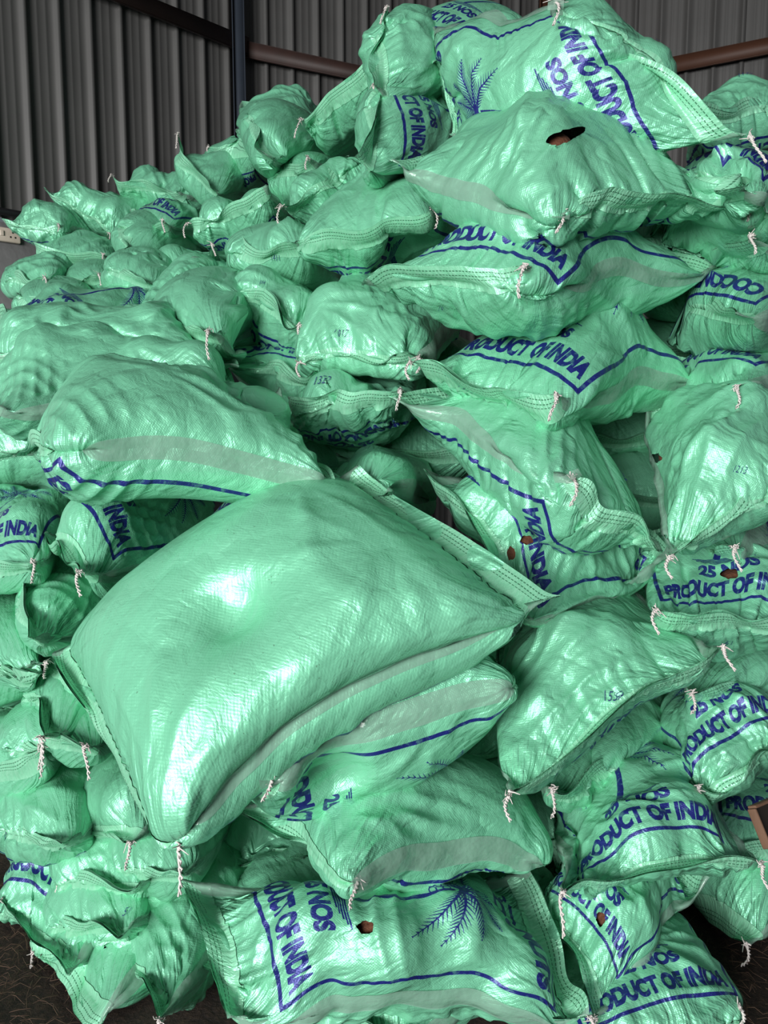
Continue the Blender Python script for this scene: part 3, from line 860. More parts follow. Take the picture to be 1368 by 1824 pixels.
# -- the steep stack
S('topmost sack of the steep stack, sweeping seam over the upside-down word INDIA', (990, 8, 2.05), (1332, 242, 2.0), (800, 240, 2.45), (772, 48, 2.5), T=.40, pr='b', hero=2, th='a0 a1', up=.45, num=('12', 1175, 70, 20), fill=.55, ma=(1165, 105), tab='a0')
S('sack beside the topmost one against the far wall, marked 1195 in marker', (1245, 178, 2.5), (1400, 165, '='), (1420, 80, '+'), (1250, 85, '+'), T=.34, pr='b', hero=1, num=('1195', 1330, 130, 24), up=.55)
S('dark creased sack squeezed under the tip of the topmost sack, blue border lines', (1240, 300, 2.25), (1330, 330, '-'), (1440, 240, '+'), (1300, 215, '+'), T=.22, pr='t', hero=0)
S('broad dull sack with a dark tear on its top and a seam edge in front', (1000, 378, 1.85), (1330, 358, 2.0), (1020, 195, '+'), (692, 285, 2.14), T=.36, pr='b', hero=2, th='a0 a1', up=.62, hole=(1005, 243, 38, 11), ma=(1165, 346), tab='a0')
S('round sack bulging at the frame edge beside the torn dull sack', (1215, 300, 2.3), (1365, 380, '-'), (1480, 330, '+'), (1330, 240, '+'), T=.30, pr='t', hero=0)
S('shaded sack wedged between the torn dull sack and the blue lined one below it', (1040, 400, 2.3), (1260, 400, '='), (1350, 350, '+'), (1120, 350, '+'), T=.22, pr='')
S('sack with a torn spot and the letters HUSK cut off beside its strong blue line', (645, 505, 1.98), (935, 472, 1.85), (1278, 478, '+'), (985, 400, '+'), T=.40, pr='t', hero=2, th='a1', num=('10', 785, 548, 20), hole=(965, 428, 12, 7), up=.55, fill=.6)
S('thin seamed sack with a hanging white thread beside the blue lined sack', (1245, 432, 2.15), (1338, 420, 2.05), (1480, 400, '+'), (1340, 370, '+'), T=.26, pr='t', th='a1')
S('sack at the frame edge with a blue border bending round its shaded flank', (1265, 520, 2.15), (1310, 560, 2.0), (1500, 520, '+'), (1400, 450, '+'), T=.34, pr='t', ft='B')
S('sack marked 1315 with a clean seam and a blue frame round its shoulder', (735, 645, 2.12), (992, 702, 1.85), (1265, 655, 2.4), (1020, 560, 2.8), T=.40, pr='t', hero=2, th='a0 a1', num=('1315', 830, 692, 28), up=.55, fill=.6, m1=(1120, 662))
S('round ended sack with a clear strip and tangled thread behind the 1315 sack', (1225, 690, 2.25), (1312, 690, 2.0), (1480, 650, '+'), (1400, 600, '+'), T=.34, pr='t', hero=0, th='a1', up=.6)
S('sack marked 1017 with a straight hem and knots at both seam corners', (535, 645, 2.45), (745, 637, 2.25), (830, 540, 2.9), (630, 500, 3.0), T=.36, pr='b', hero=1, th='a0 a1', num=('1017', 608, 593, 26), up=.72, fill=.6, ma=(640, 622))
S('sack with a wide wavy hem reaching from the gully to the blue lined sack', (525, 432, 2.7), (772, 372, 2.35), (860, 330, 2.9), (640, 310, 3.2), T=.40, pr='b', hero=1, th='a1', up=.35, fill=.6)
S('sack marked 1411 with a sagging hem above the smooth hollow sack', (422, 420, 3.0), (528, 437, 2.75), (650, 400, '+'), (480, 380, '+'), T=.36, pr='', hero=0, num=('1411', 493, 455, 20), up=.3)
S('sack with a curved hem and long thread hanging at its knot, over cut blue letters', (408, 502, 2.85), (533, 580, 2.55), (640, 470, '+'), (480, 440, '+'), T=.34, pr='b', hero=1, th='a1', num=('1H', 468, 503, 16), up=.4, fill=.6)
S('sack marked 1322 with a zigzag hem in the hollow below the 1017 sack', (512, 706, 2.35), (712, 694, 2.15), (780, 640, '+'), (560, 640, '+'), T=.34, pr='b', hero=1, num=('1322', 577, 676, 30), th='a1', up=.35, fill=.55)
S('shaded sack under the hollow with blue letters in its folds', (450, 650, 2.7), (560, 660, 2.5), (640, 610, '+'), (500, 590, '+'), T=.22, pr='t', th='a0')
S('sack with a stretched clear strip down to a knot and blue letters on its slope', (1020, 850, 1.82), (1180, 985, 1.9), (960, 690, 2.55), (690, 708, 2.2), T=.36, pr='b', hero=2, th='a0', num=('1671', 1117, 845, 22), up=.5, fill=.6, m0=(860, 748), tab='a0')
S('sack behind the great smooth one lettered 25 NOS, with a torn spot near its border', (755, 835, 2.25), (935, 1100, 1.85), (1195, 985, 2.15), (1010, 840, 2.6), T=.26, pr='t', ft='A', hero=2, hole=(938, 962, 12, 8))
S('big smooth sack with a black hole and its seam slanting to a frayed knot', (1195, 990, 1.82), (1405, 815, 1.88), (1380, 650, 2.4), (1150, 720, 2.4), T=.30, pr='', hero=2, th='a0', num=('1213', 1318, 838, 24), hole=(1168, 816, 11, 8), up=.55)
S('sack at the frame edge lettered RODUCT above the sack with the black hole', (1255, 755, 2.15), (1400, 690, '='), (1480, 640, '+'), (1300, 640, '+'), T=.28, pr='t', hero=0)
S('small crumpled sack under the frayed knot with a thread hanging over print', (1190, 1010, 2.05), (1310, 975, 1.98), (1400, 880, '+'), (1260, 900, '+'), T=.26, pr='', th='a1')
S('sack at the frame edge with a corner of border and the letters PR', (1320, 1010, 2.05), (1440, 1000, '='), (1440, 900, '+'), (1300, 920, '+'), T=.26, pr='t')
S('printed sack with PRODUCT OF over a brown tear beside the frayed knot', (1170, 1085, 1.88), (1415, 1090, 1.9), (1440, 930, 2.5), (1140, 950, 2.5), T=.34, pr='t', ft='A', hero=2, th='a0', num=('1651', 1296, 1142, 22), hole=(1300, 1022, 16, 9), up=.45, fill=.6, ma=(1280, 1116))
S('tan-lit sack marked 1559 with a puckered seam falling from a frayed knot', (910, 1412, 1.66), (1285, 1152, 1.78), (1110, 1010, 2.36), (885, 1130, 2.2), T=.34, pr='b', hero=2, th='a0 a1', num=('1559', 1092, 1243, 32), up=.55, fill=.6)
S('sack under the 1559 sack with a short clear strip and curled thread', (985, 1405, 1.85), (1120, 1330, 1.95), (1200, 1250, '+'), (960, 1280, '+'), T=.30, pr='b', hero=1, th='a0')
S('crumpled sack with hanging threads at the frame edge under the printed sack', (1235, 1235, 1.98), (1360, 1210, '='), (1440, 1140, '+'), (1260, 1130, '+'), T=.26, pr='', th='a0 a1')
S('printed sack with the word PRODUCT and a ruffled seam near the frame edge', (1245, 1400, 1.95), (1420, 1310, 1.95), (1380, 1180, 2.5), (1130, 1265, 2.5), T=.30, pr='t', ft='A', hero=2, th='a0', up=.5, fill=.6)
S('sack with palm fronds printed on its shaded flank beside the dark board', (1262, 1500, 2.05), (1400, 1500, '='), (1420, 1330, '+'), (1240, 1340, '+'), T=.24, pr='t', hero=0)
S('sack lettered PRODUCT OF INDIA in full, ruffled hem and knots at both corners', (1003, 1590, 1.72), (1352, 1535, 1.84), (1235, 1345, 2.3), (985, 1425, 2.25), T=.30, pr='t', ft='A', hero=2, th='a0 a1', up=.5, fill=.6, ma=(1175, 1528))
S('sack with a small tear and the letters INDIA printed on a slant', (955, 1590, 2.0), (1058, 1812, 1.78), (1262, 1560, 2.05), (1110, 1440, 2.4), T=.24, pr='t', ft='A', hero=2, th='a1', hole=(1070, 1637, 8, 13))
S('lowest printed sack with 25 NOS over PRODUCT in bold blue on the earth floor', (1050, 1925, 1.72), (1312, 1790, 1.84), (1180, 1605, 2.3), (950, 1720, 2.2), T=.24, pr='t', ft='A', hero=2, th='a1', up=.6)
S('unprinted pleated sack beside the lowest printed sack at the frame edge', (1330, 1680, 2.1), (1200, 1620, 2.15), (1290, 1500, 2.6), (1420, 1540, 2.6), T=.30, pr='', hero=1, th='a0')
# -- the great sacks in front
S('great smooth sack lying across the heap, clear strip along its lower edge', (92, 1165, 2.05), (322, 1497, 1.50), (1000, 1062, 1.72), (640, 828, 2.1), T=.44, pr='b', hero=2, th='a1', up=.68, fill=.76, m1=(560, 1195), rigid=True)
S('great sack with a ringed knot facing out and palm print along its lower side', (22, 812, 2.15), (128, 782, 1.82), (600, 868, 1.98), (500, 690, 2.45), T=.46, pr='b', ft='B', hero=2, th='a1', up=.62, fill=.74, m1=(365, 772))
S('long dull sack directly behind the ringed knot sack, clear strip at its end', (-60, 690, 2.55), (-30, 715, 2.15), (430, 700, 2.45), (400, 640, 2.8), T=.34, pr='', hero=2, up=.6)
S('sack with a rippling clear strip behind the long dull sack', (-40, 590, 2.85), (-20, 625, 2.5), (425, 655, 2.55), (390, 600, 2.9), T=.26, pr='', hero=2, up=.6, m1=(210, 595))
S('dark topped sack with broken print between the rippling strip and the long blue line', (-30, 575, 3.0), (60, 600, 2.7), (420, 620, 2.75), (330, 575, 3.1), T=.18, pr='t', hero=1)
S('farthest of the long sacks with a straight blue border along its ridge', (-30, 545, 3.15), (40, 578, 2.8), (380, 605, 2.9), (250, 545, 3.3), T=.26, pr='t', hero=1, up=.6)
S('sack directly under the great smooth one, with a palm and blue line', (395, 1400, 1.88), (488, 1378, 1.58), (912, 1228, 1.74), (850, 1140, 2.1), T=.42, pr='b', hero=2, th='a1', up=.34, fill=.80, m1=(710, 1245), tab='a1')
S('sack with a stitched hem and blue border, two below the great smooth sack', (392, 1440, 1.95), (640, 1562, 1.64), (975, 1528, 1.97), (900, 1390, 2.3), T=.46, pr='b', hero=2, th='a1', up=.36, fill=.62, ma=(552, 1485), m1=(785, 1495), tab='a1')
S('lowest front sack with INDIA, a palm and COCONUTS printed sideways', (322, 1565, 1.92), (405, 1812, 1.66), (1048, 1812, 1.74), (940, 1545, 2.05), T=.30, pr='t', ft='A', hero=2, th='b1', hole=(651, 1652, 15, 12), up=.6, fill=.62, m1=(740, 1772), mb=(1000, 1690))
S('unprinted sack under the lowest front sack, cut by the frame bottom', (470, 1900, 1.80), (700, 1960, 1.70), (1080, 1900, 1.85), (900, 1790, 2.2), T=.24, pr='', hero=0)
S('crumpled flap sack between the great smooth sack and the 25 NOS sack', (625, 835, 2.0), (690, 870, 2.0), (760, 900, '+'), (700, 815, '+'), T=.16, pr='', hero=0)
S('sack with a blue border and long clear strip under the ringed knot sack', (290, 1000, 2.2), (330, 1030, 1.95), (640, 940, 2.05), (560, 880, 2.4), T=.30, pr='t', hero=1, up=.6)
S('sack with a folded hem and hanging thread loops, blue border corner on its top', (80, 945, 2.2), (142, 1018, 1.92), (410, 975, 2.15), (330, 880, 2.5), T=.34, pr='t', ft='A', hero=1, th='a1', up=.55, fill=.6)
S('sack with a blue corner at the frame edge below the ringed knot', (-60, 985, 2.3), (60, 1000, 2.1), (140, 870, '+'), (-20, 830, '+'), T=.28, pr='t', ft='A', hero=1, th='a1')
S('plain sack with dull creases under the hanging thread loops', (25, 1030, 2.15), (50, 1135, 2.0), (260, 1110, 2.25), (220, 990, 2.6), T=.28, pr='', hero=1, th='a0', up=.5)
S('sack with dull tape ends and a blue mark at the frame edge', (-50, 1150, 2.25), (30, 1190, 2.1), (100, 1090, '+'), (-20, 1030, '+'), T=.26, pr='b', hero=0)
S('folded sack corner with a clear strip tucked under the great smooth sack', (98, 1180, 2.12), (175, 1255, 2.0), (330, 1130, 2.6), (230, 1060, 2.8), T=.26, pr='', hero=0)
S('sack with knotted threads and a wavy upright hem at the frame edge', (-40, 1215, 2.3), (28, 1170, 2.15), (120, 1190, '+'), (30, 1090, '+'), T=.26, pr='', th='a1')
S('sack with an upright ruffled seam and knot, blue mark behind its strip', (62, 1205, 2.12), (76, 1312, 1.98), (280, 1300, 2.2), (250, 1190, 2.6), T=.28, pr='b', hero=1, th='a1', up=.6)
S('smooth rounded sack with a long chain of thread under the upright seam', (40, 1320, 2.1), (150, 1330, 1.95), (300, 1330, 2.5), (150, 1230, 2.6), T=.38, pr='', hero=1, th='a1', up=.25)
S('sack with blue border scraps and a flat hem at the frame edge', (-50, 1350, 2.25), (55, 1348, 2.1), (150, 1280, '+'), (20, 1260, '+'), T=.28, pr='b', th='a1', up=.3)
S('sack marked 152 with a hem slanting from a knot at the frame edge', (15, 1438, 2.12), (112, 1502, 1.98), (270, 1410, 2.5), (140, 1350, 2.6), T=.34, pr='b', hero=1, th='a0', num=('152', 17, 1487, 26), up=.5)
S('sack with a ragged hem and shaded hollow beside the great smooth sack', (152, 1445, 2.08), (232, 1500, 1.95), (400, 1400, 2.5), (300, 1330, 2.6), T=.34, pr='', hero=1, th='a1', up=.6)
S('sack with a drooping clear strip and thick knot beneath the tip of the great sack', (215, 1530, 1.95), (330, 1560, 1.85), (420, 1480, '+'), (300, 1440, '+'), T=.30, pr='', hero=1, th='a0', up=.55)
S('sack with blue border over half a word above the flat floor sack', (110, 1545, 2.05), (250, 1570, 1.93), (330, 1500, '+'), (200, 1440, '+'), T=.30, pr='b', hero=1, th='a0', up=.35, tab='a0')
S('flat printed sack lying on the earth with its hem along the dark floor', (2, 1602, 2.1), (120, 1735, 1.97), (330, 1650, 2.3), (180, 1520, 2.5), T=.24, pr='t', ft='A', hero=1, th='a0', up=.55)
S('sack marked 51 with a hem crossing the flat printed sack', (100, 1625, 1.96), (218, 1665, 1.88), (360, 1570, '+'), (230, 1520, '+'), T=.28, pr='b', hero=1, num=('51', 228, 1627, 26), th='a0', up=.5)
S('pleated sack with a crimped hem and clear corner on the earth floor', (70, 1795, 1.95), (165, 1840, 1.88), (330, 1740, '+'), (200, 1680, '+'), T=.26, pr='', hero=1, th='a0', up=.6)
S('sack with a shaded flap and an upright seam beside the lowest front sack', (212, 1660, 1.88), (285, 1815, 1.76), (450, 1800, 2.2), (400, 1620, 2.4), T=.28, pr='', hero=1, th='a1', up=.55)

# -- sacks in the shade behind the face of the heap, seen through the chinks between the others
def chink(where, x, y, z, T=.36, dx=120):
    S('shaded sack deep in the chink ' + where, (x - dx, y + 10, z), (x + dx, y, z), (x + dx * .9, y - 50, '+'), (x - dx * .9, y - 40, '+'), T=T, pr='', w=.5)


chink('between the ringed knot sack and the 1322 sack', 590, 745, 2.65)
chink('behind the crumpled flap sack', 720, 800, 2.65)
chink('between the 1315 sack and the round ended one', 1190, 620, 2.75)
chink('behind the sack with the black hole', 1150, 770, 2.75)
chink('above the 1559 sack', 1110, 1090, 2.55)
chink('beside the corner of the great smooth sack', 900, 1140, 2.4)
chink('between the 1559 sack and the printed tear sack', 1180, 1150, 2.55)
chink('under the knotted corner of the 1559 sack', 930, 1330, 2.25)
chink('between the stitched hem sack and PRODUCT OF INDIA', 930, 1490, 2.2)
chink('under the tip of the great smooth sack', 420, 1540, 2.2)
chink('under the palm sack below the great one', 560, 1380, 2.5)
chink('beside the strong blue line', 1240, 470, 2.65)
chink('under the 1017 sack', 640, 600, 3.1)
chink('at the frame edge below the ringed knot', 40, 790, 2.75)
chink('under the great smooth sack, beside the dull tape ends', 150, 1120, 2.6)
chink('behind the upright ruffled seam', 120, 1260, 2.55)
chink('behind the hem slanting from a knot', 60, 1370, 2.6)
chink('behind the hem crossing the flat printed sack', 170, 1590, 2.45)
chink('beside the shaded flap', 340, 1700, 2.35)
chink('beyond the ruffled printed sack', 1330, 1230, 2.55)
chink('under the pleated unprinted sack', 1330, 1640, 2.5)
chink('behind the lowest front sack', 880, 1720, 2.35)
chink('beside the straight hem of the 1017 sack', 770, 655, 2.75)
chink('where the great smooth sack meets the ringed knot sack', 590, 840, 2.6)
chink('beneath the black hole sack', 1150, 870, 2.6)
chink('over the thin seamed sack', 1290, 450, 2.75)
chink('between the stitched hem and the lowest front sack', 545, 1545, 2.25, .26, 100)
chink('below the shaded flap at the frame bottom', 310, 1790, 1.92, .32, 110)
chink('below the lowest front sack at the frame bottom', 560, 1850, 1.86, .28, 130)
# ------------------------------------------------------------------ fill, settle and build the sacks
K = len(SPEC)
corners = np.array([s['c'] for s in SPEC])
depth = corners.mean(1) @ FWD - EYE @ FWD
pile = Pile(corners, np.array([s['m'] for s in SPEC]), np.array([s['T'] for s in SPEC]), np.array([s['up'] for s in SPEC]), np.array([s['bow'] for s in SPEC]), np.array([s['fill'] for s in SPEC]), np.array([.004 if s['hero'] else .024 for s in SPEC]))
pile.run(100, .2, .02, ease=(.01, .01, .01))
pile.contact(depth); pile.run(25, .12, .02, press=.6, ease=(.02, .02, .02)); pile.contact(depth)
print('coarse', round(time.time() - T0, 1))
pile.refine(amp=.004)
pile.run(80, .05, .02, press=.5, ease=(.03, .03, .035), damp=.95)
pile.contact(depth)
print('middle', round(time.time() - T0, 1))
hero_idx = np.array([k for k in range(K) if SPEC[k]['hero'] >= 1])
GRID = {}
wv = pile.wv
for k in range(K):
    if SPEC[k]['hero'] < 1:
        GRID[k] = (folds(pile.X[k][None], np.random.default_rng(500 + k), .3)[0], pile.nh)
LW = [(float(pile.L[k]), float(pile.W[k])) for k in range(K)]
pile.refine(hero_idx, 0.0003, .0010)
pile.run(40, .04, .05, press=.4, ease=(.03, .035, .042), damp=.95)
pile.X = folds(pile.X, np.random.default_rng(77), 1.45)
for n, k in enumerate(hero_idx): GRID[int(k)] = (pile.X[n], pile.nh)
print('fine', round(time.time() - T0, 1))

UVC = {}


def tube_uv(nu, nv, pr, ft):
    key = (nu, nv, pr, ft)
    if key not in UVC:
        i, j = np.meshgrid(np.arange(nu - 1), np.arange(nv), indexing='ij')
        ci = np.stack([i, i + 1, i + 1, i], -1).reshape(-1, 4) / (nu - 1); cj = np.stack([j, j, j + 1, j + 1], -1).reshape(-1, 4) / nv
        if pr == 'b': cj = cj - 0.5
        if ft == 'B': ci = 1 - ci; cj = 0.5 - cj
        # the sheet that carries the print keeps v in 0..0.5; the other goes to a range outside it
        UVC[key] = np.stack([ci, cj], -1).reshape(-1, 2)
    return UVC[key]


def vnorm(X):
    return unit(normals(X[None]))[0]


def sub_grid(X, rows, cols):
    """Vertices and quads of the part of the grid in rows x cols (index arrays, cols wrap)."""
    V = X[np.ix_(rows, cols)].reshape(-1, 3)
    I = np.arange(len(rows) * len(cols)).reshape(len(rows), len(cols))
    Q = np.stack([I[:-1, :-1], I[1:, :-1], I[1:, 1:], I[:-1, 1:]], -1).reshape(-1, 4)
    return V, Q


ROOT, WORLDX = {}, {}
rngs = np.random.default_rng(11)


def thread(name, p, out, root, base, size):
    """A frayed plastic tuft at a seam corner with a hanging chain of sewing thread."""
    parts = []
    for q in range(9):
        d = out * rngs.uniform(.1, 1) + rngs.normal(0, .6, 3); d /= np.linalg.norm(d)
        m = p + d * size * .13 + rngs.normal(0, .003, 3)
        parts.append(tube([p + rngs.normal(0, .004, 3), m, m + rngs.normal(0, .008, 3) - np.array([0, 0, .004])], [.0022, .0017, .0009], 4))
    n = 16; s = np.linspace(0, 1, n); L = size * rngs.uniform(.9, 1.5); curl = rngs.uniform(0, 2 * math.pi)
    o = out * np.array([1, 1, .3]); o /= np.linalg.norm(o) + 1e-9
    for ph in (0, math.pi):
        tw = 26 * s + ph
        c = p[None] + o[None] * (L * .38 * np.sin(1.5 * s))[:, None] + np.array([0, 0, -1])[None] * (L * .9 * s ** 1.5)[:, None] + np.stack([np.sin(curl + 3 * s), np.cos(curl + 4 * s), 0 * s], -1) * (.014 * s)[:, None]
        c = c + np.stack([np.cos(tw), np.sin(tw), 0.5 * np.sin(tw)], -1) * .0032
        parts.append(tube(c, np.linspace(.0028, .0020, n), 5))
    V, Q = join(parts)
    o = mesh_np(name, V - base, Q, M_THREAD, root); o['label'] = 'frayed white sewing thread'
    return o


CORNER = {}
for k in range(K):
    sp = SPEC[k]; X, nh = GRID[k]
    X = flatten_hems(X, nh, 10 if X.shape[0] > 100 else 4)
    X = smooth_sides(X, 16, 7.0) if X.shape[0] > 100 else smooth_sides(X, 4, 3.5)
    nu, nv = X.shape[:2]; h = nv // 2
    N = vnorm(X)
    base = np.array([X[..., 0].mean(), X[..., 1].mean(), X[..., 2].min()])
    root = tag(empty('coconut_sack', base), sp['label'], 'sack', 'mint green woven sacks heaped in the shed')
    ROOT[k] = root; WORLDX[k] = (X, N)
    Q = quads(nu, nv); uv = tube_uv(nu, nv, sp['pr'], sp['ft'])
    keep = np.ones(len(Q), bool)
    if sp['hole']:
        hx, hy, ha, hb = sp['hole']
        Pp = to_px(X.reshape(-1, 3).astype(float)).reshape(nu, nv, 2)
        facing = np.einsum('uvc,uvc->uv', N, EYE[None, None] - X) > 0
        qc = Pp.reshape(-1, 2)[Q].mean(1); fq = facing.reshape(-1)[Q].all(1)
        a = 0.35 if ha > 25 else 0.0
        dx = qc[:, 0] - hx; dy = qc[:, 1] - hy
        ex = dx * math.cos(a) - dy * math.sin(a); ey = dx * math.sin(a) + dy * math.cos(a)
        e = (ex / ha) ** 2 + (ey / hb) ** 2 < 1
        keep = ~(e & fq)
        if (~keep).any():
            Xf = X.reshape(-1, 3); rim = np.intersect1d(np.unique(Q[~keep]), np.unique(Q[keep]))
            c3 = Xf[Q[~keep]].mean((0, 1))
            pd = Pp.reshape(-1, 2)[rim] - np.array([hx, hy])
            er = np.sqrt(((pd[:, 0] * math.cos(a) - pd[:, 1] * math.sin(a)) / ha) ** 2 + ((pd[:, 0] * math.sin(a) + pd[:, 1] * math.cos(a)) / hb) ** 2)
            jag = 1 + .12 * np.sin(np.arctan2(pd[:, 1], pd[:, 0]) * 5 + k)
            Xf[rim] = c3 + (Xf[rim] - c3) * (jag / np.clip(er, .55, 1.8))[:, None]
        sp['hole_at'] = None
        if (~keep).any():
            sp['hole_at'] = X.reshape(-1, 3)[Q[~keep]].mean((0, 1)), N.reshape(-1, 3)[Q[~keep]].mean((0, 1))
    uvq = uv.reshape(-1, 4, 2)
    if sp['pr'] == '':
        uvq = uvq + np.array([0.0, 3.0])
    elif sp['pr'] == 'b':
        pass
    body = mesh_np('sack_body', X.reshape(-1, 3) - base, Q[keep], M_PRINT, root, uv=uvq[keep].reshape(-1, 2))
    L_, W_ = LW[k]
    # sewn hems at both ends, lying just outside the fabric
    rows_n = nh + (2 if nu > 100 else 1)
    for e in (0, 1):
        rows = np.arange(0, rows_n) if e == 0 else np.arange(nu - rows_n, nu)
        cols = np.arange(nv + 1) % nv
        Xo = X + N * 0.0022
        # cut edge closes over the seam
        V, q = sub_grid(Xo, rows, cols)
        ui = (rows if e == 0 else nu - 1 - rows) * (L_ / (nu - 1)); vj = np.arange(nv + 1) * (2 * W_ / nv)
        UU = np.stack(np.meshgrid(ui, vj, indexing='ij'), -1).reshape(-1, 2)
        mesh_np('hem', V - base, q, M_HEM, root, uv=UU[q].reshape(-1, 2))
    # clear film strip over each side fold
    hw = max(1, int(round(0.024 / (2 * W_ / nv))))
    for jc in (0, h):
        cols = (np.arange(jc - hw, jc + hw + 1)) % nv
        rows = np.arange(0, nu)
        prof = 0.0030 + 0.0035 * np.clip(1 - np.abs(np.arange(-hw, hw + 1)) / (hw * .75 + .01), 0, 1)
        wob = (1 + .5 * np.sin(np.arange(nu) * 41.0 / nu + k))[:, None, None] * .8
        Xs = X[:, cols] + N[:, cols] * (prof[None, :, None] * wob)
        I = np.arange(nu * len(cols)).reshape(nu, len(cols))
        q = np.stack([I[:-1, :-1], I[1:, :-1], I[1:, 1:], I[:-1, 1:]], -1).reshape(-1, 4)
        mesh_np('clear_strip', Xs.reshape(-1, 3) - base, q, M_CLEAR, root)['label'] = 'milky translucent film strip'
    idx = [(0, 0), (0, h), (nu - 1, h), (nu - 1, 0)]
    for c in sp['th']:
        i, j = idx[c]
        p = X[i, j].astype(float); inn = X[min(max(i, 6), nu - 7), j].astype(float)
        ce = X[nu // 2, :].mean(0).astype(float)
        out = p - ce; out /= np.linalg.norm(out); out = out + (EYE - p) / np.linalg.norm(EYE - p) * .7; out /= np.linalg.norm(out)
        z = (p - EYE) @ FWD
        thread('thread_tail', p + out * .006, out, root, base, 0.055 * rngs.uniform(.8, 1.25)).location = (0, 0, 0)
    for c in sp['tab']:
        i, j = idx[c]
        p = X[i, j].astype(float); ce = X[nu // 2, :].mean(0).astype(float)
        out = p - ce; out -= out @ FWD * FWD * .6; out /= np.linalg.norm(out)
        sidev = np.cross(out, EYE - p); sidev /= np.linalg.norm(sidev)
        nn = np.cross(sidev, out)
        s_ = np.linspace(0, 1, 6)
        A_ = p + nn * .006 + out * (s_[:, None] * .052 - .012) + nn * (.012 * s_[:, None] ** 2)
        V = np.concatenate([A_ - sidev * .021, A_ - sidev * .004 + nn * .003, A_ + sidev * .021])
        q = np.array([[a + o, a + 1 + o, a + 7 + o, a + 6 + o] for o in (0, 6) for a in range(5)])
        mesh_np('clear_tab', V - base, q, M_CLEAR, root)['label'] = 'small clear plastic tab'
    if sp['num']:
        body_t, nx, ny, size = sp['num']
        Pp = to_px(X.reshape(-1, 3).astype(float)); fc = (np.einsum('uvc,uvc->uv', N, EYE[None, None] - X) > 0).reshape(-1)
        d2 = ((Pp - np.array([nx, ny])) ** 2).sum(1) + np.where(fc, 0, 1e9)
        i0 = int(d2.argmin())
        if d2[i0] < 30 ** 2:
            p = X.reshape(-1, 3)[i0].astype(float); n = N.reshape(-1, 3)[i0].astype(float)
            z = (p - EYE) @ FWD
            tv, tt = text_tris(body_t, -0.012)
            sz = size * z / FPX * 0.9
            a = rngs.uniform(-.2, .2)
            ex = RIGHT * math.cos(a) + UPV * math.sin(a); ex = ex - n * (ex @ n); ex /= np.linalg.norm(ex); ey = np.cross(n, ex)
            tv = (tv - (tv.min(0) + tv.max(0)) / 2) * np.array([.62, .9]) * sz
            tv[:, 0] += tv[:, 1] * .2
            tree = BVHTree.FromPolygons(X.reshape(-1, 3).tolist(), Q.tolist())
            W = []
            for x, y in tv:
                q_, n_, f_, d_ = tree.find_nearest(Vector(p + ex * x + ey * y))
                W.append(np.array(q_) + np.array(n_) * .0045)
            mesh_np('marker_number', np.array(W) - base, tt, M_INK, root, smooth=False)['label'] = 'blue handwritten number'
print('sacks', round(time.time() - T0, 1), K)
# ------------------------------------------------------------------ coconuts seen through the tears
HOLE_NAME = {}
for k in range(K):
    if SPEC[k]['hole']: HOLE_NAME[k] = ' '.join(SPEC[k]['label'].split()[:8])
rc = np.random.default_rng(21)
for k in range(K):
    if SPEC[k].get('hole_at'):
        p, n = [np.array(x, float) for x in SPEC[k]['hole_at']]
        n /= np.linalg.norm(n)
        th_, ph_ = np.meshgrid(np.linspace(0, math.pi, 17), np.linspace(0, 2 * math.pi, 25)[:-1], indexing='ij')
        rr = 0.062 * (1 + .04 * np.cos(3 * ph_) * np.sin(th_))
        v = np.stack([rr * np.sin(th_) * np.cos(ph_), rr * np.sin(th_) * np.sin(ph_), 0.078 * np.cos(th_)], -1)
        v += rc.normal(0, .0012, v.shape)
        a = np.cross(n, [0.2, .4, .9]); a /= np.linalg.norm(a); b = np.cross(n, a)
        v = v[..., 0:1] * n + v[..., 1:2] * a + v[..., 2:3] * b
        c = p - n * 0.078
        I = np.arange(17 * 24).reshape(17, 24); J = np.roll(I, -1, 1)
        q = np.stack([I[:-1], I[1:], J[1:], J[:-1]], -1).reshape(-1, 4)
        o = mesh_np('coconut', v.reshape(-1, 3), q, M_HUSK); o.location = c
        tag(o, 'brown coconut husk in the tear of the ' + HOLE_NAME.get(k, 'sack'), 'coconut', 'coconuts seen through torn sacks')

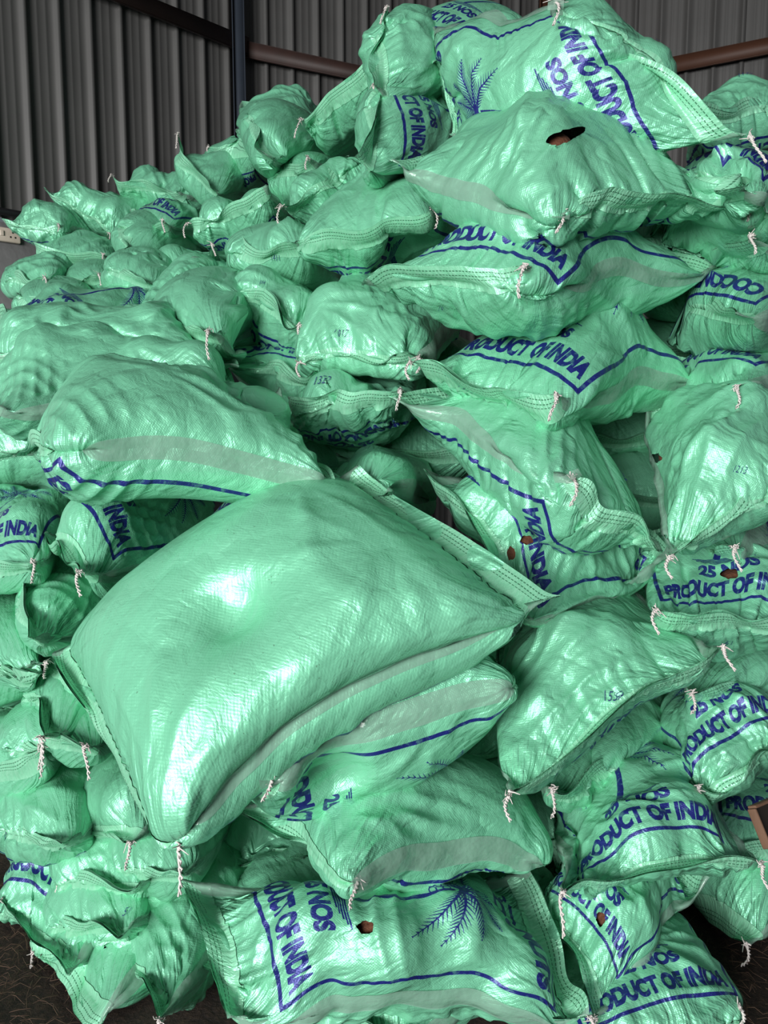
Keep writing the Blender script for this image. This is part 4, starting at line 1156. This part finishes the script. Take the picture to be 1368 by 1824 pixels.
# dark board leaning in from the frame edge
bp0 = at(1341, 1440, 1.60)
bz = (bp0 - EYE) @ FWD
brd = tag(empty('wooden_board', bp0), 'dark wooden board with a worn brown edge leaning beside the palm fronds sack', 'board')
c0, c1, c2, c3 = at(1343, 1440, 1.62), at(1372, 1512, 1.60), at(1480, 1480, 1.78), at(1450, 1395, 1.80)
nn = np.cross(c1 - c0, c3 - c0); nn /= np.linalg.norm(nn)
if nn @ (EYE - c0) < 0: nn = -nn
def slab(name, cs, t0, t1, mat):
    cs = np.array(cs)
    V = np.concatenate([cs + nn * t0, cs + nn * t1]) - bp0
    Q = np.array([[0, 1, 2, 3], [4, 7, 6, 5], [0, 4, 5, 1], [1, 5, 6, 2], [2, 6, 7, 3], [3, 7, 4, 0]])
    o = mesh_np(name, V, Q, mat, brd, smooth=False)
    b = o.modifiers.new('round', 'BEVEL'); b.width = .003; b.segments = 2
    return o
slab('panel', [c0, c1, c2, c3], -.010, .0, M_WOOD)
dv = (c2 - c1) / np.linalg.norm(c2 - c1) * .006; dw = (c1 - c0) / np.linalg.norm(c1 - c0) * .006
slab('edge_batten', [c0 - dv, c1 - dv, c1 + dv * .3, c0 + dv * .3], -.014, .006, M_WOODEDGE)
slab('edge_batten', [c0 - dw, c0 + dw * .2, c3 + dw * .2, c3 - dw], -.014, .006, M_WOODEDGE)

# loose coir fibres on the floor
parts = []
rf = np.random.default_rng(33)
for q in range(2600):
    if rf.random() < .5: x, y = rf.uniform(-1.7, -.75), rf.uniform(1.5, 2.4)
    else: x, y = rf.uniform(.55, 1.6), rf.uniform(1.5, 2.5)
    a = rf.uniform(0, 2 * math.pi); L = rf.uniform(.02, .07); d = np.array([math.cos(a), math.sin(a), 0]); s_ = np.array([-d[1], d[0], 0])
    p = np.array([x, y, .004])
    parts.append(tube([p - d * L / 2 + [0, 0, rf.uniform(0, .006)], p + s_ * L * rf.uniform(-.2, .2) + [0, 0, rf.uniform(.004, .016)], p + d * L / 2], rf.uniform(.0006, .0013), 3))
V, Q = join(parts)
tag(mesh_np('coir_fibre', V, Q, M_FIBRE), 'loose brown coconut fibre scattered on the earth floor', kind='stuff')
print('done', round(time.time() - T0, 1))
